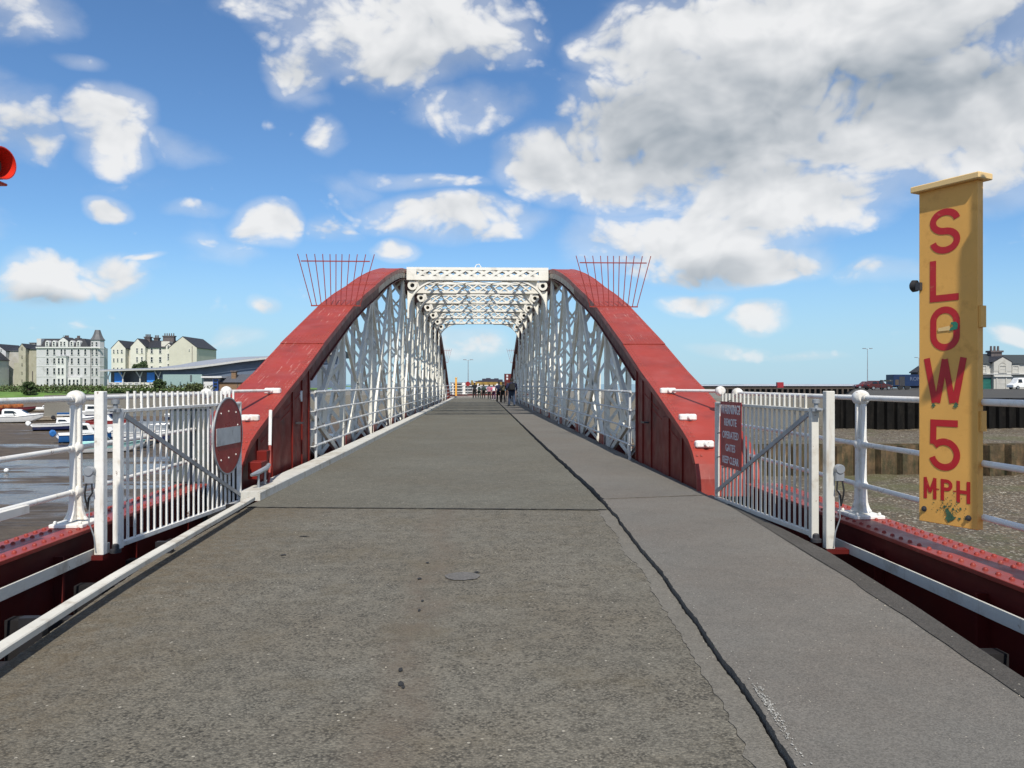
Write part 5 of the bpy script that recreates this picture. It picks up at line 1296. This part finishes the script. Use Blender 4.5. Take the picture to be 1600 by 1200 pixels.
# tall pale hotel with a turret
s = Site(57, 300, 606)
t = thing('hotel', s.loc, 'tall pale grey five-storey hotel with dormers and a conical corner turret', 'building')
walls(s, t, render_w, 57, 141, 542, 606, 0, 13)
MB(s.M).add([(s.x(57)-.1,-.4,s.z(542)),(s.x(139),-.4,s.z(542)),(s.x(139),13,s.z(542)),(s.x(57)-.1,13,s.z(542)),(s.x(59.5),2.6,s.z(528.5)),(s.x(126),2.6,s.z(528.5)),(s.x(126),11,s.z(528.5)),(s.x(59.5),11,s.z(528.5))], [(0,1,5,4),(1,2,6,5),(2,3,7,6),(3,0,4,7),(4,5,6,7)]).build('mansard_roof', slate, t)
walls(s, t, trim, 57, 158, 542, 544, -.5, -.01, 'cornice')
for vv in (557, 572, 588): walls(s, t, trim, 57, 141, vv, vv+.7, -.12, -.01, 'string_course')
walls(s, t, render_w, 57, 64, 529, 541.9, .1, 13, 'end_parapet')
for v, h in ((550, 8.5), (564, 8.5), (580, 9.5), (597, 10.5)):
    for u in (74.5, 85, 112.5, 123, 133.5): window(s, t, u, v, 3.0, h, -.005)
for u in (96.2, 101.7): window(s, t, u, 550, 2.6, 8.5, -.005)
walls(s, t, trim, 92, 107, 557, 606, -1.7, -.01, 'bay'); walls(s, t, render_w, 91, 108, 556, 557.5, -2.0, -.01, 'bay_parapet')
for v, h in ((564, 8), (580, 9.5), (597, 10.5)):
    for u in (96.2, 102): window(s, t, u, v, 2.8, h, -1.705)
walls(s, t, trim, 110, 129, 590, 606, -1.7, -.01, 'porch')
for u in (113, 119.5, 125): window(s, t, u, 598, 2.8, 9.5, -1.705)
for u in (74.5, 85, 112.5, 123):                  # round-headed dormers
    x = s.x(u); MB(s.M).prism([(x-.75,s.z(541.8)),(x+.75,s.z(541.8)),(x+.75,s.z(536))]+[(x+.75*math.cos(PI*i/8), s.z(536)+.95*math.sin(PI*i/8)) for i in range(1, 8)]+[(x-.75,s.z(536))], lambda a, z, q: (a, q, z), -.3, 3).build('dormer', trim, t); window(s, t, u, 537, 2.4, 5.5, -.305)
gable(s, t, trim, slate, 92, 107, 533, 527.5, 541.8, -.35, 6)
for u in (96.5, 101.7): window(s, t, u, 537, 2.4, 6, -.355)
MB(s.M).lathe([(.12,0),(.05,.9)], (s.x(99.5), -.2, s.z(527.5)), n=6).build('finial', slate, t)
stack(s, t, 85, 92, 527.5, 531, 6, 4); stack(s, t, 105, 110, 528, 531, 6, 3)
c = (s.x(147.5), 2.4, 0); r = 10*s.px
MB(s.M).lathe([(r,0),(r,s.z(531.5))], c, n=8).build('turret', render_w, t)
MB(s.M).lathe([(r*1.12,s.z(531.5)),(r*1.12,s.z(530.5)),(r*.85,s.z(527)),(r*.62,s.z(522)),(r*.42,s.z(515.5)),(r*.40,s.z(515))], c, n=8).build('turret_roof', mat('grey_lead_roof', (.10,.10,.105), .6), t)
for vv in (544, 557, 572, 588): MB(s.M).lathe([(r+.12,s.z(vv+.5)),(r+.12,s.z(vv-.5))], c, n=8).build('turret_band', trim, t)
for v, h in ((538, 7), (550, 8.5), (564, 8.5), (580, 9.5), (597, 10.5)):
    for u, yy in ((144, -.02), (150.5, -.02)): window(s, t, u, v, 2.4, h, yy+.15)
# terrace houses at the far left
s = Site(0, 310, 606)
t = thing('terrace_house', s.loc+Vector((s.x(20),0,0)), 'grey rendered terrace block with dark roof at the far left edge', 'building')
gable(s, t, render_w, slate, -40, 9, 549, 538, 606, 0, 14, up=-6); walls(s, t, render_g, 4, 33, 547.5, 606, 2, 16); ridge(s, t, slate, 2, 33, 548, 540.5, 2, 16, 3, 0)
window(s, t, 2, 547, 1.6, 3, -.005); stack(s, t, 27, 36, 535, 543, 8, 0, render_g, 2.5)
t2 = thing('gabled_house', s.loc+Vector((s.x(4),-8,0)), 'small pale gabled house with a bay window at the left edge', 'building')
gable(s, t2, render_w, slate, -12, 16.5, 564, 551, 606, -9, -1, up=2.5)
for u in (1, 6): window(s, t2, u, 568, 2.6, 6.5, -9.005)
walls(s, t2, trim, -4, 10.5, 575, 606, -11, -9.01, 'bay')
for u in (1, 6): window(s, t2, u, 581, 2.4, 8.5, -11.005); window(s, t2, u, 595, 2.4, 8.5, -11.005)
walls(s, t2, trim, -14, 22, 600, 606, -14, -13.6, 'garden_wall')
t3 = thing('rear_wing_house', s.loc+Vector((s.x(46),0,0)), 'tall buff rendered house end between the terrace and the hotel', 'building')
gable(s, t3, render_b, slate, 34, 45, 545, 538, 606, -2, 12, up=39); walls(s, t3, render_b, 45, 58, 546, 606, 0, 12); ridge(s, t3, slate, 44, 60, 546, 538, 0, 12)
for v in (545, 558, 570, 583, 595): window(s, t3, 39.5, v, 1.0, 4, -2.005, frm=render_b)
walls(s, t3, render_b, 24, 34, 567, 606, -1, 8, 'lean_to'); walls(s, t3, chim, 50.5, 51.6, 580, 606, -.2, -.01, 'drainpipe')
# cream apartment block
s = Site(174, 275, 600)
t = thing('apartment_block', s.loc+Vector((s.x(68),0,0)), 'cream gabled apartment block with dark roofs and chimneys', 'building')
gable(s, t, render_c, slate, 174, 196, 544.5, 532.5, 600, 0, 14, up=185)
walls(s, t, render_c, 196, 208, 544, 600, 2.5, 14); ridge(s, t, slate, 188, 210, 544.5, 533, 2.5, 14)
gable(s, t, render_c, slate, 206, 229, 542.5, 530, 600, -1, 14, up=217)
walls(s, t, render_c, 229, 268, 543, 600, .5, 14); ridge(s, t, slate, 219, 272, 543.5, 530.5, .5, 14)
gable(s, t, mat('cream_gable_render', (.52,.50,.42), .8, var=.06, vs=.4), slate, 268, 311, 544, 527, 600, -2, 16, up=289)
gable(s, t, render_c, slate, 261, 270, 541, 537, 600, -.9, 5)
for u in (178, 184, 190.5): 
    for v in (549, 562.5, 577): window(s, t, u, v, 1.7 if u < 188 else 2.2, 5, -.005)
for v in (549, 562, 577): window(s, t, 202, v, 2.8, 6, 2.495)
for u in (216.5, 224):
    for v in (548, 561.5): window(s, t, u, v, 2.0, 7, -1.005)
for u in (236.3, 249.5):
    for v in (548, 561.7, 576): window(s, t, u, v, 3.0, 7.5, .495)
for v in (542, 555, 560, 571): window(s, t, 265, v, 2.4, 4, -.905)
window(s, t, 299.5, 547.5, 1.2, 2.5, -2.005); walls(s, t, chim, 303.8, 304.3, 541, 600, -2.15, -2.01, 'drainpipe')
stack(s, t, 213, 222, 526, 533, 6, 4); stack(s, t, 224, 231, 527, 533, 8, 3); stack(s, t, 246.5, 264, 525, 533, 4, 5); MB(s.M).box(s.x(249), s.x(262), 1.5, 5.5, s.z(542.5), s.z(533)).build('chimney_base', render_c, t)
# low modern hall with a sweeping metal roof
s = Site(160, 205, 606)
t = thing('sports_hall', s.loc+Vector((s.x(130),0,0)), 'long modern hall with sweeping grey metal roof and blue panels', 'building')
roofm = mat('grey_metal_roof', (.30,.31,.33), .45, var=.1, vs=.3); fas = mat('pale_fascia', (.46,.46,.44), .5); clad = mat('blue_grey_cladding', (.11,.14,.19), .5, var=.1, vs=.5); teal = mat('teal_cladding', (.26,.36,.35), .6, var=.06); bpan = mat('bright_blue_panel', (.04,.24,.72), .5); dkw = mat('dark_glazing', (.10,.11,.12), .3)
FR = [(158,579),(200,577.5),(244,576.5),(280,574.5),(310,572),(345,567.5),(380,562.5),(416,558.5),(470,554),(540,550)]
BK = [(158,577.5),(200,576),(244,574.5),(280,570),(310,564.5),(345,560),(380,557.5),(416,556.5),(470,552.5),(540,548.5)]
b = MB(s.M); bkp = lambda u, v: ((u-800)*(s.d+16)/1244.44-(s.u0-800)*s.px, 16, 1.5+(600-v)*(s.d+16)/1244.44-s.loc.z)
b.grid([[(s.x(u), -1.5, s.z(v)), bkp(u2, v2)] for (u, v), (u2, v2) in zip(FR, BK)]); b.grid([[bkp(u2, v2), (bkp(u2, v2)[0], 30, bkp(u2, v2)[2]-1.5)] for (u2, v2) in BK]); b.build('roof', roofm, t, smooth=True)
b = MB(s.M); b.grid([[(s.x(u), -1.55, s.z(v)-.02), (s.x(u), -1.55, s.z(v)-(.32 if u < 245 else .55)), (s.x(u), -1.2, s.z(v)-(.34 if u < 245 else .57))] for u, v in FR]); b.build('fascia', fas, t)
b = MB(s.M); b.grid([[(s.x(u), .5, s.z(v)-.1), (s.x(u), .5, 0)] for u, v in FR if u >= 244]); b.build('clad_wall', clad, t)
walls(s, t, dkw, 164, 250, 579.5, 606, 3, 12)
for u in (177, 228): MB(s.M).box(s.x(u), s.x(u+12), .55, .63, s.z(597.4), s.z(582)).build('blue_panel', bpan, t)
walls(s, t, render_c, 166, 272, 597.5, 606, .6, 2.5, 'plinth')
for u in (172, 182, 192, 202, 212): window(s, t, u, 599.5, 5.5, 2.2, .595)
for u in (224, 233, 242, 252): window(s, t, u, 598.8, 1.6, 3, .595)
for u in (168, 191, 218, 247):
    b = MB(s.M); x = s.x(u); b.tube([(x, .3, 0), (x, .3, s.z(590))], .18, 8); b.tube([(x, .3, s.z(590)), (x-.9, .0, s.z(580))], .15, 8); b.tube([(x, .3, s.z(590)), (x+.7, .0, s.z(581))], .13, 8); b.build('forked_column', trim, t, smooth=True)
walls(s, t, teal, 256, 317, 585, 606, -.6, .45, 'teal_wall'); 
for u in (269, 283.5, 294.5, 305.5): window(s, t, u, 598, 1.6, 3, -.605, frm=teal)
MB(s.M).box(s.x(298.8), s.x(301.4), -.75, -.61, s.z(596), s.z(586)).build('slot_window', dkw, t)
s = Site(317, 196, 612)
t = thing('kiosk', s.loc+Vector((s.x(330),0,0)), 'small white kiosk with flat roof and blue-framed glazing', 'building')
walls(s, t, trim, 318, 340, 590.5, 612, 0, 5); MB(s.M).box(s.x(316), s.x(348), -.8, 5.3, s.z(590.4), s.z(587.8)).build('flat_roof', trim, t)
MB(s.M).box(s.x(318.5), s.x(332), -.06, -.01, s.z(596), s.z(591.5)).build('sign_band', dkw, t); walls(s, t, mat('dark_blue_frame', (.02,.06,.22), .4), 333, 341, 592, 612, -.12, -.01, 'blue_door'); 
for v in (595, 600, 605): MB(s.M).box(s.x(334.5), s.x(339.5), -.16, -.121, s.z(v+1.6), s.z(v-1.6)).build('door_pane', glass_m, t)
t = thing('brick_lodge', s.loc+Vector((s.x(375),0,0)), 'low brown brick building with grey hipped roof and chimney', 'building')
walls(s, t, brickm, 341.5, 430, 597.5, 612, .5, 9); ridge(s, t, mat('dark_grey_tiles', (.075,.08,.095), .7, var=.15), 340, 432, 597.5, 584.5, .5, 9, 14, 14)
stack(s, t, 356.5, 363.5, 581, 592, 2.2, 0, brickm, 1.1); walls(s, t, chim, 369.5, 370.2, 597.5, 612, .35, .49, 'drainpipe')

# ------------------------------------------------------------------ foliage
def leafm(n, c): 
    m = mat(n, c, .8, var=.45, vs=.7, fine=.2); return m
leaf_h = leafm('hedge_leaf', (.075,.095,.032)); leaf_t = leafm('tree_leaf', (.045,.075,.022)); bark = mat('bark', (.07,.05,.035), .9)
def leaves(b, c, r, n, size, M=None):
    for i in range(n):
        while True:
            p = Vector((random.uniform(-1,1), random.uniform(-1,1), random.uniform(-1,1)))
            if .25 < p.length < 1: break
        p = Vector(c)+Vector((p.x*r[0], p.y*r[1], p.z*r[2])); e = Vector((random.gauss(0,1), random.gauss(0,1), random.gauss(0,1))).normalized(); g = e.orthogonal().normalized()*size*random.uniform(.5,1.3); h = e.cross(g)*random.uniform(.5,1)
        b.add([p-g-h, p+g-h*.6, p+g*.8+h, p-g*.7+h], [(0,1,2,3)])
p0, p1 = at(-40, 606, 216), at(333, 606, 196)
t = thing('hedge', (p0+p1)/2, 'long clipped brownish-green hedge along the top of the grass bank', 'hedge')
b = MB(); L = (p1-p0).length; k = int(L/.8)
for i in range(k):
    c = p0.lerp(p1, (i+.5)/k); bush = 1.0+.12*mnoise.noise(Vector((i*.21, 0, 0))); c.z = .35 + .15*mnoise.noise(Vector((i*.13, 5, 0)))
    leaves(b, c, (.9, .9, 1.15*bush), 46, .20)
b.build('foliage', leaf_h, t, fix=False)
def tree(name, label, u, vb, vt, d, wpx, n, m, size=.2, clumps=14):
    px = d/1244.44; base = at(u, vb, d); h = (vb-vt)*px; w = wpx*px/2
    t = thing(name, base, label, 'tree' if h > 3.2 else 'bush')
    tr = MB(); tr.tube([base-Vector((0,0,.4)), base+Vector((.05,0,h*.3)), base+Vector((-.05,.05,h*.6))], [.05*h**.8+.04, .04*h**.7+.02, .03], 8)
    b = MB()
    for i in range(clumps):
        a = random.random()*2*PI; q = random.random()**.5*.75; z = random.uniform(.30, .92); sq = math.sin(PI*min(1, max(.12, (z-.12)/.9)))**.6
        c = base+Vector((math.cos(a)*q*w*sq, math.sin(a)*q*w*sq, z*h)); tr.tube([base+Vector((0,0,h*.3)), base.lerp(c, .6)+Vector((0,0,.1*h)), c], [.035,.025,.01], 5)
        rr_ = random.uniform(.22, .40)*w; leaves(b, c, (rr_, rr_, rr_*.75), n//clumps, size)
    tr.build('trunk', bark, t, smooth=True); b.build('crown', m, t, fix=False)
tree('bush', 'dark green bush standing in front of the hedge below the terrace', 45, 622, 597, 205, 27, 1800, leaf_t, .17, 22)
tree('tree', 'round dark tree in front of the cream apartment block', 217, 606, 562, 230, 30, 2600, leaf_t, .22, 26)
tree('bush', 'small dark tree rising from the hedge before the teal wall', 249, 612, 593, 196, 22, 1600, leaf_t, .16, 20)
tree('bush', 'low bush at the right end of the hedge by the kiosk', 305, 612, 600, 192, 34, 1500, leaf_h, .16, 18)
def house_car(label, u, d, z0, rz, paint, L=4.1, van=False):
    p = at(u, 600, d); M0 = frame((p.x, p.y, z0), rz); t = thing('van' if van else 'parked_car', (p.x, p.y, z0), label, 'van' if van else 'car')
    H = 2.0 if van else 1.42; W = .85
    lowp = [(-L/2,.32),(L/2,.32),(L/2,.62),(L*.40,.80),(L*.22,.88),(-L*.46,.92),(-L/2,.75)] if not van else [(-L/2,.32),(L/2,.32),(L/2,.8),(L*.38,1.05),(-L/2,1.1)]
    MB(M0).prism(lowp, lambda a, z, q: (a, q, z), -W, W).build('body', paint, t, bevel=.06)
    up = [(L*.23,.88),(L*.08,H),(-L*.28,H),(-L*.44,.92)] if not van else [(L*.38,1.05),(L*.25,H*.97),(L*.18,H),(-L/2,H),(-L/2,1.1)]
    b = MB(M0); n = len(up); b.add([(a, -W*.96, z) if z < 1.12 else (a, -W*.80, z) for a, z in up]+[(a, W*.96, z) if z < 1.12 else (a, W*.80, z) for a, z in up], [tuple(range(n)), tuple(range(2*n-1, n-1, -1))]+[(i, n+i, n+(i+1) % n, (i+1) % n) for i in range(n)]); cb_ = b.build('cab', paint, t, bevel=.04)
    for sg in (-1, 1):
        for f0, f1 in (((.10,.48),(.54,.88)) if not van else ((.72,.94),)):
            xa, xb = (lerp(-L*.40, L*.18, f0), lerp(-L*.40, L*.18, f1)) if not van else (L*.12, L*.30)
            MB(M0).add([(xa, sg*(W*.95+.012), .97 if not van else 1.15), (xb, sg*(W*.95+.012), .97 if not van else 1.15), (lerp(xa,xb,.86), sg*(W*.83+.012), H-.12 if not van else 1.75), (lerp(xa,xb,.1), sg*(W*.83+.012), H-.12 if not van else 1.75)], [(0,1,2,3)]).build('side_window', glass_m, cb_, fix=False)
    for x in (-L*.31, L*.32):
        for sg in (-1, 1):
            w_ = MB(M0).lathe([(.12,-.1),(.31,-.1),(.31,.1),(.12,.1)], (x, sg*(W-.06), .31), (0,1,0), n=16).build('wheel', rubber, t, smooth=True)
            MB(M0).lathe([(.19,-.108),(.19,.108)], (x, sg*(W-.06), .31), (0,1,0), n=12).build('rim', galv, w_)
    for sg in (-1, 1): MB(M0).box(L/2-.02, L/2+.02, sg*.6-.15, sg*.6+.15, .6, .74).build('headlight', gel, t); MB(M0).box(-L/2-.02, -L/2+.02, sg*.68-.1, sg*.68+.1, .62, .82).build('tail_light', siren_red, t)

# ------------------------------------------------------------------ the right-hand quay
s = Site(1524, 150, 609.6)
t = thing('quay_house', s.loc+Vector((s.x(1562),0,0)), 'white two-storey quay house with blocked windows and central pediment', 'building')
rw = mat('stucco_white', (.44,.43,.39), .8, var=.07, vs=.8, dirt=(.34,.32,.27), da=.12, ds=.8)
walls(s, t, rw, 1516, 1690, 568, 612, 0, 9); ridge(s, t, mat('dark_green_slate', (.035,.042,.042), .7, var=.15), 1516, 1690, 568.3, 553, 0, 9, 24, 20)
gable(s, t, rw, slate, 1548.3, 1576, 566.5, 558.5, 580, -.9, 4, over=.2)
walls(s, t, rw, 1548.5, 1575.8, 566.5, 609, -.85, -.01, 'centre_bay'); walls(s, t, trim, 1516, 1690, 584, 585, -.95, -.01, 'string_course'); walls(s, t, trim, 1548, 1576, 588, 588.8, -1.2, -.86, 'door_hood')
bw = mat('blocked_window', (.42,.41,.375), .8)
for u, y in ((1536, 0), (1586.5, 0), (1620, 0), (1650, 0)): window(s, t, u, 577, 8, 9.5, y-.005, frm=rw, pane_m=bw)
window(s, t, 1562, 577, 9, 9.5, -.855, frm=rw, pane_m=bw); window(s, t, 1560, 599, 13, 18, -.855, frm=rw, pane_m=bw); window(s, t, 1584, 598, 14, 15, -.005, frm=rw, pane_m=bw)
x = s.x(1562); b = MB(s.M); b.grid([[(x+r_*math.cos(PI*i/12), -.92, s.z(572.5)+r_*math.sin(PI*i/12)) for r_ in (.55, .72)] for i in range(13)]); b.build('arch_moulding', mat('mid_grey_stone', (.30,.29,.26), .8), t, fix=False)  # moulding a darker grey than the stucco
gd = MB(s.M).box(s.x(1528), s.x(1548), -.12, -.02, s.z(612), s.z(590)).build('garage_door', mat('green_door', (.015,.115,.09), .5), t)
for i in range(4): MB(s.M).box(s.x(1528)+.1, s.x(1548)-.1, -.15, -.121, s.z(610)+i*.6, s.z(610)+i*.6+.5).build('door_panel', gd.data.materials[0], gd)
stack(s, t, 1565, 1582, 549.5, 566, 3.2, 3, chim, 1.4); 
s2 = Site(1590, 165, 609); t = thing('red_gabled_house', s2.loc+Vector((s2.x(1615),0,0)), 'pinkish house end with dark gable at the right edge behind the quay house', 'building')
gable(s2, t, mat('pink_render', (.42,.22,.20), .8), slate, 1580, 1650, 566, 550, 609, 12, 22)
house_car('white van parked before the quay house at the right edge', 1597, 138, .58, R(184), gel, 4.6, van=True)
house_car('dark red car parked on the quay below the street lamp', 1371, 122, .58, R(8), hullm('car_red', (.07,.014,.013)))
house_car('maroon car parked on the quay left of the blue lorry', 1352, 150, .58, R(175), hullm('car_maroon', (.10,.02,.03)))
o, e = at(1396, 600, 128), at(1512, 600, 128)
t = thing('lorry', ((o.x+e.x)/2, o.y, .58), 'dark blue box lorry parked on the quay behind the yellow board', 'lorry')
lb = mat('lorry_blue', (.008,.022,.070), .4, var=.1); bx = MB().box(o.x, e.x-2.2, o.y, o.y+2.4, 1.15, 3.02).build('box_body', lb, t, bevel=.04)
MB().box(e.x-2.1, e.x, o.y+.05, o.y+2.35, 1.0, 2.7).build('cab', lb, t, bevel=.1); MB().box(o.x, e.x-.2, o.y+.3, o.y+2.1, .95, 1.14).build('chassis', black_steel, t)
for xx in (o.x+1.2, o.x+2.3, e.x-1.1): MB().lathe([(.2,-.14),(.47,-.13),(.47,.13),(.2,.14)], (xx, o.y+.15, 1.05), (0,1,0), n=16).build('wheel', rubber, t, smooth=True)
MB().box(o.x+.95, o.x+1.85, o.y-.035, o.y-.005, 1.2, 2.7).build('side_door', dark_steel, bx); MB().box(o.x+.3, o.x+.85, o.y-.03, o.y-.005, 1.35, 2.2).build('panel', mat('dull_brown_panel', (.07,.05,.035), .7), bx)
text_mesh('RON', .85, Matrix.Translation((at(1431, 600, 128).x, o.y-.03, 2.30)) @ Matrix.Rotation(R(90), 4, 'X'), 'lettering', mat('pale_blue_lettering', (.10,.13,.21), .5), bx, .004)
s = Site(1428, 168, 609); t = thing('dark_shed', s.loc, 'dark gabled shed roof just showing left of the yellow board', 'shed'); gable(s, t, mat('tarred_wall', (.03,.03,.035), .8), slate, 1434, 1490, 582, 564, 609, 0, 3, up=1460)
p = at(1386, 600, 116); t = thing('gear_rack', (p.x, p.y, .58), 'dark steel rack stacked with gear beside the blue lorry', 'rack')
for xx in (-.8, 0, .8): MB().box(p.x+xx-.03, p.x+xx+.03, p.y, p.y+.06, .58, 1.95).build('upright', dark_steel, t)
for z in (1.2, 1.85): MB().box(p.x-.85, p.x+.85, p.y-.02, p.y+.8, z, z+.06).build('shelf', dark_steel, t)
for i in range(8):
    q = p.x-.75+i*.21; tag(MB().box(q, q+.18, p.y+.1, p.y+.6, 1.912, 1.98+random.random()*.15).build('gear_box', mat('gear_%d' % i, random.choice(((.03,.05,.04),(.04,.03,.03),(.10,.10,.11))), .7), None, bevel=.02), 'small dark box on the gear rack, number %s from its left end' % 'one two three four five six seven eight'.split()[i], 'box', 'boxes on the gear rack')
# long harbour pier and its sheds in the distance
o, e = at(1030, 600, 215), at(1420, 600, 200)
t = thing('harbour_pier', ((o.x+e.x)/2, o.y, -3.4), 'long low timber pier across the mouth of the harbour', 'pier')
pm = mat('dark_pier_timber', (.06,.045,.035), .85, var=.3); MB().box(o.x, e.x, o.y-1, o.y+9, .15, .55).build('deck', pm, t)
pp = MB().box(o.x, o.x+.5, o.y-1.1, o.y-.7, -3.6, .149).build('pile', pm, t)
for i in range(1, 40): copy(pp, WL[pp.name]+Vector(((e.x-o.x-.6)*i/39, 0, 0)), t)
MB().box(o.x, e.x, o.y+.5, o.y+.8, -3.5, .149).build('back_boards', black_steel, t)
lr = mat('pale_grey_roof', (.34,.36,.40), .5, var=.08, vs=.2)
for i, (ua, ub, vt_, lab) in enumerate(((1040, 1172, 601.6, 'grey low pier shed farthest left on the harbour pier'), (1176, 1385, 600.4, 'long pale-roofed pier shed behind the right gate'))):
    a, c = at(ua, 600, 206), at(ub, 600, 206); t = thing('pier_shed', ((a.x+c.x)/2, o.y+3, .55), lab, 'shed', 'sheds on the harbour pier')
    MB().box(a.x, c.x, o.y+2, o.y+8, .551, 1.0).build('wall', pm, t); zt = 1.5+(600-vt_)*206/1244.44
    MB().add([(a.x-.5,o.y+1.4,.95),(c.x+.5,o.y+1.4,.95),(c.x+.5,o.y+8.6,.95),(a.x-.5,o.y+8.6,.95),(a.x+3,o.y+5,zt),(c.x-1,o.y+5,zt)], [(0,1,5,4),(1,2,5),(2,3,4,5),(3,0,4),(0,3,2,1)]).build('roof', lr, t)
p = at(1222, 600, 200); tag(MB().box(p.x-.8, p.x+.8, p.y+1, p.y+2, .55, 1.95).build('pier_sign', warn_red, None, bevel=.03), 'small red board standing on the harbour pier', 'sign')
